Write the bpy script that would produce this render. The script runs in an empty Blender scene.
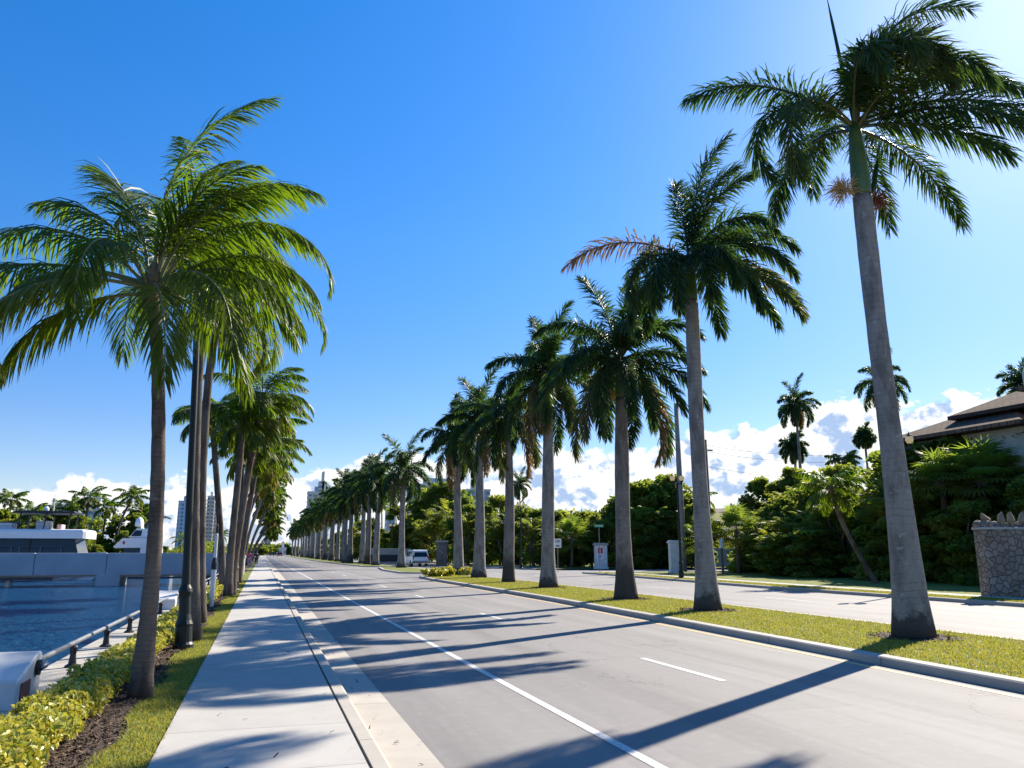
import bpy, math, random
import numpy as np
from mathutils import Vector
R = math.radians
SC = bpy.context.scene
COL = SC.collection

# ------------------------------------------------------------------ camera, sky, sun, exposure
EYE = np.array([0.0, 0.0, 1.72])
FOC, PITCH, YAW = 775.0, R(12.27), R(17.5)
cd = bpy.data.cameras.new('camera'); cam = bpy.data.objects.new('camera', cd); COL.objects.link(cam)
cam.location = EYE; cam.rotation_euler = (R(90) + PITCH, 0, -YAW)
cd.sensor_fit = 'HORIZONTAL'; cd.sensor_width = 36.0; cd.lens = 36.0 * FOC / 1024.0
cd.clip_end = 9000; cd.clip_start = 0.1
SC.camera = cam

SUN_AZ, SUN_EL = R(57.0), R(35.0)          # azimuth from +Y (along the road) towards +X
sl = bpy.data.lights.new('sun', 'SUN'); sl.energy = 5.0; sl.angle = R(0.5); sl.color = (1.0, 0.91, 0.77)
so = bpy.data.objects.new('sun', sl); COL.objects.link(so)
sd = Vector((math.sin(SUN_AZ) * math.cos(SUN_EL), math.cos(SUN_AZ) * math.cos(SUN_EL), math.sin(SUN_EL)))
so.rotation_euler = (-sd).to_track_quat('-Z', 'Y').to_euler()
so.location = (60, 40, 60)

SC.view_settings.view_transform = 'Standard'; SC.view_settings.look = 'None'
SC.view_settings.exposure = 1.12; SC.view_settings.gamma = 1.0
SC.view_settings.use_curve_mapping = False

W = bpy.data.worlds.new('World'); SC.world = W; W.use_nodes = True
nt = W.node_tree; nt.nodes.clear()
def NN(nt, t, ins=None, **kw):
    n = nt.nodes.new(t)
    for k, v in kw.items(): setattr(n, k, v)
    for k, v in (ins or {}).items():
        s = n.inputs[k]
        if isinstance(v, bpy.types.NodeSocket): nt.links.new(v, s)
        else: s.default_value = v
    return n
def mth(nt, op, a, b=0.0, clamp=False, c=None):
    n = nt.nodes.new('ShaderNodeMath'); n.operation = op; n.use_clamp = clamp
    for i, v in enumerate((a, b, c)):
        if v is None: continue
        if isinstance(v, bpy.types.NodeSocket): nt.links.new(v, n.inputs[i])
        else: n.inputs[i].default_value = v
    return n.outputs[0]
def sstep(nt, x, a, b):
    n = NN(nt, 'ShaderNodeMapRange', {0: x, 1: a, 2: b}); n.interpolation_type = 'SMOOTHSTEP'; return n.outputs[0]
def mixc(nt, f, a, b, bt='MIX'):
    n = nt.nodes.new('ShaderNodeMix'); n.data_type = 'RGBA'; n.blend_type = bt
    for i, v in ((0, f), (6, a), (7, b)):
        if isinstance(v, bpy.types.NodeSocket): nt.links.new(v, n.inputs[i])
        else: n.inputs[i].default_value = v if i == 0 else (v + (1,) if len(v) == 3 else v)
    return n.outputs[2]
def ramp(nt, f, pts, interp='LINEAR'):
    n = nt.nodes.new('ShaderNodeValToRGB'); n.color_ramp.interpolation = interp
    el = n.color_ramp.elements
    while len(el) < len(pts): el.new(0.5)
    for e, (p, c) in zip(el, pts):
        e.position = p; e.color = (c, c, c, 1) if isinstance(c, (int, float)) else tuple(c) + (1,)
    nt.links.new(f, n.inputs[0]); return n.outputs[0]

sky = NN(nt, 'ShaderNodeTexSky', sky_type='NISHITA', sun_disc=False, sun_elevation=SUN_EL, sun_rotation=SUN_AZ,
         altitude=0.0, air_density=1.0, dust_density=0.22, ozone_density=2.4)
hs = NN(nt, 'ShaderNodeHueSaturation', {'Hue': 0.504, 'Saturation': 1.40, 'Value': 0.95, 'Fac': 1.0, 'Color': sky.outputs[0]})
tc = NN(nt, 'ShaderNodeTexCoord'); D = tc.outputs['Generated']
sx = NN(nt, 'ShaderNodeSeparateXYZ', {0: D})
az = mth(nt, 'MULTIPLY', mth(nt, 'ARCTAN2', sx.outputs[0], sx.outputs[1]), 180 / math.pi)
el = mth(nt, 'MULTIPLY', mth(nt, 'ARCSINE', sx.outputs[2]), 180 / math.pi)
band = ramp(nt, mth(nt, 'DIVIDE', el, 90.0), [(0.0, (0.64, 0.59, 0.69)), (0.10, (0.70, 0.64, 0.74)), (0.25, (0.86, 0.85, 0.93)), (0.45, (0.86, 0.97, 1.03)), (1.0, (0.80, 0.96, 1.04))])
bg = NN(nt, 'ShaderNodeBackground', {'Color': mixc(nt, 1.0, hs.outputs[0], band, 'MULTIPLY'), 'Strength': 0.104})
topf = ramp(nt, mth(nt, 'DIVIDE', mth(nt, 'ADD', az, 60.0), 120.0), [((a + 60) / 120, t / 20) for a, t in
    ((-58, 3.0), (-20, 3.0), (-14, 3.9), (-10.5, 4.4), (-7, 3.9), (-4.4, 4.4), (0.2, 5.2), (4.3, 5.7), (10.7, 6.4), (15, 5.9),
     (21, 7.2), (26, 6.6), (31, 8.0), (35.4, 8.9), (38.5, 10.1), (42, 9.8), (48, 9.6), (58, 8.2))])
top = mth(nt, 'ADD', mth(nt, 'MULTIPLY', topf, 20.0), 1.25)
mp = NN(nt, 'ShaderNodeMapping', {'Vector': D, 'Scale': (1, 1, 1.35)})
def cloud_noise(vec):
    a = NN(nt, 'ShaderNodeTexNoise', {'Vector': vec, 'Scale': 11.0, 'Detail': 9.0, 'Roughness': 0.57, 'Distortion': 0.25}).outputs[0]
    v = NN(nt, 'ShaderNodeTexVoronoi', {'Vector': NN(nt, 'ShaderNodeVectorMath', {0: vec, 1: NN(nt, 'ShaderNodeVectorMath', {0: NN(nt, 'ShaderNodeTexNoise', {'Vector': vec, 'Scale': 22.0, 'Detail': 4.0}).outputs[1], 3: 0.045}, operation='SCALE').outputs[0]}, operation='ADD').outputs[0],
        'Scale': 26.0, 'Detail': 3.0, 'Roughness': 0.55}, feature='F1').outputs[0]
    return mth(nt, 'SUBTRACT', a, mth(nt, 'MULTIPLY', v, 0.33))
n0 = cloud_noise(mp.outputs[0])
off = NN(nt, 'ShaderNodeVectorMath', {0: mp.outputs[0], 1: (0.011, -0.004, 0.016)}, operation='ADD').outputs[0]
n1 = cloud_noise(off)
edge = mth(nt, 'SUBTRACT', mth(nt, 'ADD', top, mth(nt, 'MULTIPLY', mth(nt, 'SUBTRACT', n0, 0.33), 4.2)), el)
mask = sstep(nt, edge, 0.0, 0.55)
relief = mth(nt, 'MULTIPLY', mth(nt, 'SUBTRACT', n0, n1), 5.5)
rim = mth(nt, 'SUBTRACT', 1.0, sstep(nt, edge, 0.2, 3.4))
lowf = sstep(nt, el, 0.5, 5.0)
lit = mth(nt, 'ADD', mth(nt, 'ADD', 0.48, relief), mth(nt, 'ADD', mth(nt, 'MULTIPLY', rim, 0.42), mth(nt, 'MULTIPLY', lowf, 0.22)), clamp=True)
ccol = ramp(nt, lit, [(0.0, (0.40, 0.54, 0.80)), (0.3, (0.54, 0.66, 0.86)), (0.6, (0.86, 0.90, 0.96)), (1.0, (1.06, 1.05, 1.03))])
bgc = NN(nt, 'ShaderNodeBackground', {'Color': ccol, 'Strength': 0.52})
dens = mth(nt, 'MULTIPLY', mask, mth(nt, 'ADD', 0.74, mth(nt, 'MULTIPLY', sstep(nt, el, 0.0, 4.0), 0.25)))
ms = NN(nt, 'ShaderNodeMixShader', {0: dens, 1: bg.outputs[0], 2: bgc.outputs[0]})
NN(nt, 'ShaderNodeOutputWorld', {0: ms.outputs[0]})

cy = SC.cycles
cy.max_bounces = 8; cy.diffuse_bounces = 3; cy.glossy_bounces = 3; cy.transmission_bounces = 6; cy.transparent_max_bounces = 8
cy.use_denoising = True
cy.adaptive_threshold = 0.006
cy.sample_clamp_indirect = 6.0

# ------------------------------------------------------------------ survey: sight lines of the camera, to find where a thing stands at a chosen distance
FW = np.array([math.sin(YAW) * math.cos(PITCH), math.cos(YAW) * math.cos(PITCH), math.sin(PITCH)])
RT = np.array([math.cos(YAW), -math.sin(YAW), 0.0]); UP = np.cross(RT, FW)
FH = np.array([math.sin(YAW), math.cos(YAW), 0.0])
def ray(x, y): return FW + RT * (x - 512) / FOC - UP * (y - 384) / FOC
def onz(x, y, z=0.0):
    d = ray(x, y); return EYE + d * ((z - EYE[2]) / d[2])
def atY(x, y, Y):
    d = ray(x, y); return EYE + d * (Y / d[1])

# ------------------------------------------------------------------ mesh building
class Geo:
    def __init__(s): s.v = []; s.f = []; s.a = []; s.n = 0; s.mi = []
    def add(s, v, f, age=0.0, mi=0):
        v = np.asarray(v, float).reshape(-1, 3); f = np.asarray(f, int)
        if f.ndim == 1: f = f[None]
        s.v.append(v); s.f.append(f + s.n); s.mi.append(np.full(len(f), mi))
        s.a.append(np.broadcast_to(np.asarray(age, float), (len(v),))); s.n += len(v)
    def addn(s, v, fs, age=0.0, mi=0):            # several face arrays on one vertex block
        v = np.asarray(v, float).reshape(-1, 3); s.v.append(v)
        s.a.append(np.broadcast_to(np.asarray(age, float), (len(v),)))
        for f in fs:
            f = np.asarray(f, int)
            if f.ndim == 1: f = f[None]
            s.f.append(f + s.n); s.mi.append(np.full(len(f), mi))
        s.n += len(v)
    def mesh(s, name, mats, smooth=False):
        me = bpy.data.meshes.new(name)
        V = np.concatenate(s.v); me.vertices.add(len(V)); me.vertices.foreach_set('co', V.astype(np.float32).ravel())
        loops = np.concatenate([f.ravel() for f in s.f]); tot = np.concatenate([np.full(len(f), f.shape[1]) for f in s.f])
        me.loops.add(len(loops)); me.loops.foreach_set('vertex_index', loops.astype(np.int32))
        me.polygons.add(len(tot)); st = np.concatenate([[0], np.cumsum(tot)[:-1]])
        me.polygons.foreach_set('loop_start', st.astype(np.int32)); me.polygons.foreach_set('loop_total', tot.astype(np.int32))
        me.polygons.foreach_set('material_index', np.concatenate(s.mi).astype(np.int32))
        me.polygons.foreach_set('use_smooth', np.full(len(tot), smooth))
        at = me.attributes.new('age', 'FLOAT', 'POINT'); at.data.foreach_set('value', np.concatenate(s.a).astype(np.float32))
        for m in (mats if isinstance(mats, (list, tuple)) else [mats]): me.materials.append(m)
        me.update(calc_edges=True); me.validate()
        return me
    def obj(s, name, mats, parent=None, loc=None, smooth=False):
        o = bpy.data.objects.new(name, s.mesh(name, mats, smooth)); COL.objects.link(o)
        if parent is not None: o.parent = parent
        if loc is not None: o.location = loc
        return o
    def box(s, a, b, mi=0, taper=None, age=0.0):
        (x0, y0, z0), (x1, y1, z1) = a, b
        v = [(x0, y0, z0), (x1, y0, z0), (x1, y1, z0), (x0, y1, z0), (x0, y0, z1), (x1, y0, z1), (x1, y1, z1), (x0, y1, z1)]
        if taper:
            cx, cy_ = (x0 + x1) / 2, (y0 + y1) / 2
            v = v[:4] + [(cx + (x - cx) * taper, cy_ + (y - cy_) * taper, z) for x, y, z in v[4:]]
        s.add(v, [(3, 2, 1, 0), (4, 5, 6, 7), (0, 1, 5, 4), (1, 2, 6, 5), (2, 3, 7, 6), (3, 0, 4, 7)], age, mi); return s
    def bbox(s, a, b, r=0.02, mi=0):              # box with bevelled upper and vertical edges
        (x0, y0, z0), (x1, y1, z1) = a, b
        def ring(i, z): return [(x0 + i + r, y0 + i, z), (x1 - i - r, y0 + i, z), (x1 - i, y0 + i + r, z), (x1 - i, y1 - i - r, z), (x1 - i - r, y1 - i, z), (x0 + i + r, y1 - i, z), (x0 + i, y1 - i - r, z), (x0 + i, y0 + i + r, z)]
        rings = [ring(0, z0), ring(0, z1 - r), ring(r * .4, z1 - r * .3), ring(r, z1)]
        v = [p for q in rings for p in q]; f = []
        for k in range(3):
            for j in range(8): f.append((k * 8 + j, k * 8 + (j + 1) % 8, k * 8 + 8 + (j + 1) % 8, k * 8 + 8 + j))
        s.addn(v, [f, [tuple(24 + j for j in range(8))], [tuple(7 - j for j in range(8))]], 0.0, mi); return s
    def tube(s, pts, rad, n=8, cap=True, mi=0, age=0.0, jit=0.0, rng=None):
        P = np.asarray(pts, float); k = len(P); rad = np.broadcast_to(np.asarray(rad, float), (k,))
        T = np.gradient(P, axis=0); T /= np.linalg.norm(T, axis=1)[:, None] + 1e-12
        ref = np.array([0, 0, 1.0]) if abs(T[0][2]) < 0.8 else np.array([0, 1.0, 0])
        A = np.cross(T, ref); A /= np.linalg.norm(A, axis=1)[:, None] + 1e-12; B = np.cross(T, A)
        th = np.linspace(0, 2 * math.pi, n, endpoint=False)
        rr = rad[:, None] * np.ones((1, n))
        if jit and rng is not None: rr = rr * (1 + rng.normal(0, jit, rr.shape))
        V = P[:, None] + rr[..., None] * (A[:, None] * np.cos(th)[None, :, None] + B[:, None] * np.sin(th)[None, :, None])
        i = np.arange(k - 1)[:, None] * n; j = np.arange(n)[None]; j2 = (j + 1) % n
        f = np.stack([i + j, i + n + j, i + n + j2, i + j2], -1).reshape(-1, 4)
        fs = [f]
        if cap: fs += [np.arange(n), (k - 1) * n + np.arange(n)[::-1]]
        s.addn(V.reshape(-1, 3), fs, age, mi); return s
    def lathe(s, prof, n=16, c=(0, 0, 0), mi=0):
        return s.tube([(c[0], c[1], c[2] + z) for r, z in prof], [max(r, 1e-4) for r, z in prof], n, True, mi) if _mono(prof) else s
    def prism(s, poly, z0, z1, mi=0):            # vertical prism over an xy outline (counter-clockwise)
        m = len(poly); v = [(x, y, z0) for x, y in poly] + [(x, y, z1) for x, y in poly]
        s.addn(v, [[(i, (i + 1) % m, m + (i + 1) % m, m + i) for i in range(m)], [tuple(range(m, 2 * m))], [tuple(range(m - 1, -1, -1))]], 0, mi); return s
def _mono(p): return True
def lathe(g, prof, n=16, c=(0, 0, 0), mi=0):
    th = np.linspace(0, 2 * math.pi, n, endpoint=False)
    V = np.array([[(c[0] + r * math.cos(t), c[1] + r * math.sin(t), c[2] + z) for t in th] for r, z in prof]).reshape(-1, 3)
    f = [(k * n + j, k * n + (j + 1) % n, (k + 1) * n + (j + 1) % n, (k + 1) * n + j) for k in range(len(prof) - 1) for j in range(n)]
    g.addn(V, [f, [tuple(range(n - 1, -1, -1))], [tuple((len(prof) - 1) * n + j for j in range(n))]], 0, mi)

def tag(o, label=None, cat=None, group=None, kind=None):
    if label: o['label'] = label
    if cat: o['category'] = cat
    if group: o['group'] = group
    if kind: o['kind'] = kind
    return o
def thing(name, label, cat, loc=(0, 0, 0), rz=0.0, group=None):
    o = bpy.data.objects.new(name, None); COL.objects.link(o); o.location = loc; o.rotation_euler = (0, 0, rz)
    o.empty_display_size = 0.2
    return tag(o, label, cat, group)
def copy_tree(o, loc=None, rz=None, scale=None, label=None, group=None, parent=None):
    c = o.copy(); COL.objects.link(c)
    if parent is not None: c.parent = parent
    if loc is not None: c.location = loc
    if rz is not None: c.rotation_euler = (0, 0, rz)
    if scale is not None: c.scale = scale if hasattr(scale, '__len__') else (scale,) * 3
    if label: c['label'] = label
    if group: c['group'] = group
    for ch in list(o.children): copy_tree(ch, parent=c)
    return c
def struct(name, geo, m, smooth=False): return tag(geo.obj(name, m, smooth=smooth), kind='structure')

# ------------------------------------------------------------------ materials
def newmat(name):
    m = bpy.data.materials.new(name); m.use_nodes = True; m.node_tree.nodes.clear(); return m, m.node_tree
def out(nt, sh): NN(nt, 'ShaderNodeOutputMaterial', {0: sh})
def obco(nt): return NN(nt, 'ShaderNodeTexCoord').outputs['Object']
def noise(nt, vec, scale, detail=4.0, rough=0.55, dist=0.0, col=False):
    n = NN(nt, 'ShaderNodeTexNoise', {'Vector': vec, 'Scale': scale, 'Detail': detail, 'Roughness': rough, 'Distortion': dist}); return n.outputs[1 if col else 0]
def scl(nt, vec, s): return NN(nt, 'ShaderNodeMapping', {'Vector': vec, 'Scale': s}).outputs[0]
def bump(nt, h, strength=0.3, dist=0.02): return NN(nt, 'ShaderNodeBump', {'Height': h, 'Strength': strength, 'Distance': dist}).outputs[0]
def bsdf(nt, col, rough=0.6, nrm=None, metal=0.0, spec=0.5, **kw):
    ins = {'Base Color': col if isinstance(col, bpy.types.NodeSocket) else tuple(col) + (1,), 'Roughness': rough, 'Metallic': metal, 'Specular IOR Level': spec}
    if nrm is not None: ins['Normal'] = nrm
    ins.update(kw)
    return NN(nt, 'ShaderNodeBsdfPrincipled', ins).outputs[0]
def noisy(name, c1, c2, scale=8.0, rough=0.7, bs=0.2, bscale=60.0, metal=0.0, spec=0.5, bdist=0.01):
    m, nt = newmat(name); o = obco(nt)
    f = sstep(nt, noise(nt, o, scale, 5.0, 0.6), 0.3, 0.7)
    c = mixc(nt, f, c1, c2)
    b = bump(nt, noise(nt, o, bscale, 3.0), bs, bdist) if bs else None
    out(nt, bsdf(nt, c, rough, b, metal, spec)); return m
def leafmat(name, green, young, dry, trans, tmix=0.35, rough=0.42, spec=0.5, nscale=1.5):
    m, nt = newmat(name)
    a = NN(nt, 'ShaderNodeAttribute', attribute_name='age').outputs['Fac']
    rp = ramp(nt, a, [(0.0, green), (0.5, young), (0.8, dry), (1.0, tuple(x * 0.8 for x in dry))])
    tr = ramp(nt, a, [(0.0, trans), (0.55, (trans[0] * 1.5, trans[1] * 1.1, trans[2])), (0.85, (dry[0] * 1.3, dry[1] * 1.1, dry[2])), (1.0, dry)])
    o = obco(nt); v = noise(nt, o, nscale, 2.0)
    f = sstep(nt, v, 0.25, 0.75)
    col = mixc(nt, f, rp, mixc(nt, 0.6, rp, (0.6, 0.62, 0.6), 'MULTIPLY'))
    p = bsdf(nt, col, rough, None, 0.0, spec)
    t = NN(nt, 'ShaderNodeBsdfTranslucent', {'Color': tr}).outputs[0]
    out(nt, NN(nt, 'ShaderNodeMixShader', {0: tmix, 1: p, 2: t}).outputs[0]); return m

M = {}
M['royal_leaf'] = leafmat('royal_leaf', (0.013, 0.040, 0.013), (0.045, 0.075, 0.018), (0.26, 0.17, 0.075), (0.09, 0.20, 0.025), 0.30, 0.5, 0.28)
M['coco_leaf'] = leafmat('coco_leaf', (0.015, 0.046, 0.007), (0.10, 0.115, 0.010), (0.32, 0.22, 0.06), (0.18, 0.34, 0.010), 0.38, 0.45, 0.24)
M['bush_leaf'] = leafmat('bush_leaf', (0.045, 0.095, 0.020), (0.13, 0.165, 0.026), (0.20, 0.15, 0.04), (0.28, 0.40, 0.04), 0.46, 0.55, 0.18, 0.6)
M['hedge_leaf'] = leafmat('hedge_leaf', (0.06, 0.14, 0.02), (0.38, 0.40, 0.055), (0.55, 0.52, 0.11), (0.42, 0.48, 0.04), 0.33, 0.35, 0.5, 9.0)
M['grass'] = leafmat('grass', (0.15, 0.19, 0.030), (0.27, 0.27, 0.050), (0.36, 0.30, 0.11), (0.36, 0.42, 0.05), 0.38, 0.5, 0.25, 0.7)

def ring_bark(name, c1, c2, freq, dark=(0.06, 0.05, 0.045), bs=0.4, base_dark=0.0, warp=0.6, linek=0.42):
    m, nt = newmat(name); o = obco(nt)
    sp = NN(nt, 'ShaderNodeSeparateXYZ', {0: o}); z = sp.outputs[2]
    wz = mth(nt, 'ADD', mth(nt, 'MULTIPLY', z, freq), mth(nt, 'MULTIPLY', noise(nt, o, 2.2, 4.0, 0.6), warp * 3))
    saw = mth(nt, 'FRACT', wz)
    lines = mth(nt, 'SUBTRACT', 1.0, sstep(nt, saw, 0.0, 0.22))
    lines = mth(nt, 'MULTIPLY', lines, sstep(nt, noise(nt, scl(nt, o, (1, 1, 2.2)), 3.0, 3.0), 0.38, 0.6))
    blot = sstep(nt, noise(nt, scl(nt, o, (1, 1, 0.35)), 3.2, 6.0, 0.65), 0.42, 0.66)
    c = mixc(nt, blot, c1, c2)
    fine = noise(nt, scl(nt, o, (1, 1, 3.0)), 22.0, 5.0, 0.7)
    c = mixc(nt, mth(nt, 'MULTIPLY', sstep(nt, fine, 0.5, 0.75), 0.5), c, dark)
    c = mixc(nt, mth(nt, 'MULTIPLY', lines, linek), c, dark)
    spots = sstep(nt, noise(nt, o, 7.0, 3.0, 0.5), 0.64, 0.70)
    c = mixc(nt, mth(nt, 'MULTIPLY', spots, 0.45), c, tuple(min(1, x * 1.6) for x in c1))
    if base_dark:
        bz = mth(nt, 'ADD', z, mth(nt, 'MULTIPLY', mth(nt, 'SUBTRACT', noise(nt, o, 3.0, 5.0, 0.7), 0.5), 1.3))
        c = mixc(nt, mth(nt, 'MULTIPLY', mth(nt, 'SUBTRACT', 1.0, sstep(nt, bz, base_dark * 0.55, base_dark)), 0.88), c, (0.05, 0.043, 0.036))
    h = mth(nt, 'ADD', mth(nt, 'MULTIPLY', saw, 0.6), mth(nt, 'MULTIPLY', fine, 0.8))
    out(nt, bsdf(nt, c, 0.85, bump(nt, h, bs, 0.025), 0.0, 0.2)); return m
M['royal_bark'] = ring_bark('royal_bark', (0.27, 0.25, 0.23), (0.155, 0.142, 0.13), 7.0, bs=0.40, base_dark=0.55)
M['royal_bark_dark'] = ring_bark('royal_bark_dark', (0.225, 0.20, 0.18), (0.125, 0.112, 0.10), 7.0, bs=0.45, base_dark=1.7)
M['coco_bark'] = ring_bark('coco_bark', (0.18, 0.145, 0.118), (0.078, 0.058, 0.046), 17.0, (0.035, 0.027, 0.022), 0.9, warp=0.35, linek=0.5)
M['crownshaft'] = noisy('crownshaft', (0.055, 0.115, 0.03), (0.10, 0.15, 0.045), 3.0, 0.35, 0.1, 20)
M['fibre'] = noisy('fibre', (0.20, 0.13, 0.06), (0.11, 0.07, 0.035), 12.0, 0.9, 0.6, 60)
M['flower'] = noisy('flower', (0.62, 0.42, 0.18), (0.5, 0.33, 0.14), 12.0, 0.8, 0.0)
M['fruit'] = noisy('fruit', (0.24, 0.07, 0.03), (0.14, 0.05, 0.03), 20.0, 0.6, 0.0)
M['wood'] = noisy('wood', (0.16, 0.13, 0.10), (0.10, 0.08, 0.06), 5.0, 0.9, 0.5, 30)
M['pole_grey'] = noisy('pole_grey', (0.26, 0.25, 0.24), (0.18, 0.17, 0.165), 2.0, 0.85, 0.2, 20)
M['pole_wood'] = noisy('pole_wood', (0.13, 0.105, 0.085), (0.09, 0.075, 0.06), 2.0, 0.9, 0.3, 30)
M['lamp_green'] = noisy('lamp_green', (0.006, 0.012, 0.012), (0.009, 0.016, 0.015), 6.0, 0.5, 0.1, 40, 0.0, 0.35)
M['dark_metal'] = noisy('dark_metal', (0.02, 0.022, 0.025), (0.03, 0.03, 0.032), 9.0, 0.45, 0.05, 50, 0.4)
M['steel'] = noisy('steel', (0.26, 0.27, 0.29), (0.20, 0.21, 0.225), 4.0, 0.5, 0.05, 60, 0.75)
M['white_paint'] = noisy('white_paint', (0.66, 0.66, 0.65), (0.52, 0.52, 0.51), 2.2, 0.55, 0.08, 50)
M['white_gloss'] = noisy('white_gloss', (0.80, 0.80, 0.80), (0.76, 0.76, 0.77), 2.0, 0.18, 0.0)
M['cream'] = noisy('cream', (0.60, 0.56, 0.46), (0.52, 0.48, 0.39), 2.0, 0.8, 0.1, 40)
M['dark_glass'] = noisy('dark_glass', (0.008, 0.010, 0.013), (0.012, 0.014, 0.018), 2.0, 0.06, 0.0)
M['black_rubber'] = noisy('black_rubber', (0.015, 0.015, 0.015), (0.025, 0.025, 0.024), 12.0, 0.8, 0.1, 60)
M['red_plastic'] = noisy('red_plastic', (0.42, 0.02, 0.015), (0.36, 0.02, 0.015), 8.0, 0.25, 0.0)
M['red_print'] = noisy('red_print', (0.50, 0.035, 0.03), (0.44, 0.03, 0.03), 8.0, 0.5, 0.0)
M['blue_print'] = noisy('blue_print', (0.05, 0.09, 0.22), (0.06, 0.10, 0.22), 8.0, 0.5, 0.0)
M['plaque'] = noisy('plaque', (0.24, 0.10, 0.075), (0.19, 0.08, 0.06), 12.0, 0.55, 0.1)
M['sign_green'] = noisy('sign_green', (0.015, 0.28, 0.13), (0.02, 0.25, 0.12), 6.0, 0.4, 0.0)
M['sign_white'] = noisy('sign_white', (0.80, 0.80, 0.79), (0.74, 0.74, 0.73), 6.0, 0.4, 0.0)
M['grey_print'] = noisy('grey_print', (0.12, 0.12, 0.13), (0.16, 0.16, 0.17), 6.0, 0.5, 0.0)
M['concrete'] = noisy('concrete', (0.46, 0.44, 0.40), (0.36, 0.34, 0.31), 1.6, 0.88, 0.25, 50)
M['cap_stone'] = noisy('cap_stone', (0.42, 0.40, 0.355), (0.30, 0.28, 0.25), 3.0, 0.9, 0.4, 40)
M['coral'] = noisy('coral', (0.30, 0.24, 0.16), (0.19, 0.15, 0.10), 4.0, 0.95, 0.7, 18, bdist=0.04)
M['wall_wet'] = noisy('wall_wet', (0.10, 0.095, 0.08), (0.05, 0.05, 0.04), 3.0, 0.6, 0.3, 20)
M['bridge_white'] = noisy('bridge_white', (0.42, 0.44, 0.47), (0.35, 0.37, 0.40), 0.6, 0.6, 0.05, 30)
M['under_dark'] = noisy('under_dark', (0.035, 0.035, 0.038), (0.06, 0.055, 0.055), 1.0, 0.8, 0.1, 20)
M['soil'] = noisy('soil', (0.065, 0.045, 0.032), (0.12, 0.085, 0.06), 9.0, 0.95, 0.8, 55, bdist=0.03)
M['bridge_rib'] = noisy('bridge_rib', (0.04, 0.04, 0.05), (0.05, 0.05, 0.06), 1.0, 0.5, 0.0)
M['bg_green'] = noisy('bg_green', (0.05, 0.075, 0.025), (0.08, 0.10, 0.035), 0.3, 0.95, 0.5, 3.0)
M['roof_tile'] = None
M['skin'] = noisy('skin', (0.42, 0.25, 0.17), (0.38, 0.22, 0.15), 8, 0.6, 0)
M['pink_cloth'] = noisy('pink_cloth', (0.72, 0.10, 0.20), (0.62, 0.08, 0.17), 12, 0.85, 0.2)
M['pale_pink'] = noisy('pale_pink', (0.68, 0.36, 0.36), (0.60, 0.30, 0.31), 12, 0.85, 0.2)
M['black_cloth'] = noisy('black_cloth', (0.02, 0.02, 0.024), (0.03, 0.03, 0.034), 12, 0.85, 0.2)
M['dark_hair'] = noisy('dark_hair', (0.03, 0.02, 0.015), (0.045, 0.03, 0.02), 12, 0.7, 0.2)

def m_globe():
    m, nt = newmat('globe_glass')
    p = bsdf(nt, (0.82, 0.74, 0.52), 0.25)
    t = NN(nt, 'ShaderNodeBsdfTranslucent', {'Color': (0.85, 0.76, 0.50, 1)}).outputs[0]
    out(nt, NN(nt, 'ShaderNodeMixShader', {0: 0.5, 1: p, 2: t}).outputs[0]); return m
M['globe'] = m_globe()

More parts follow.
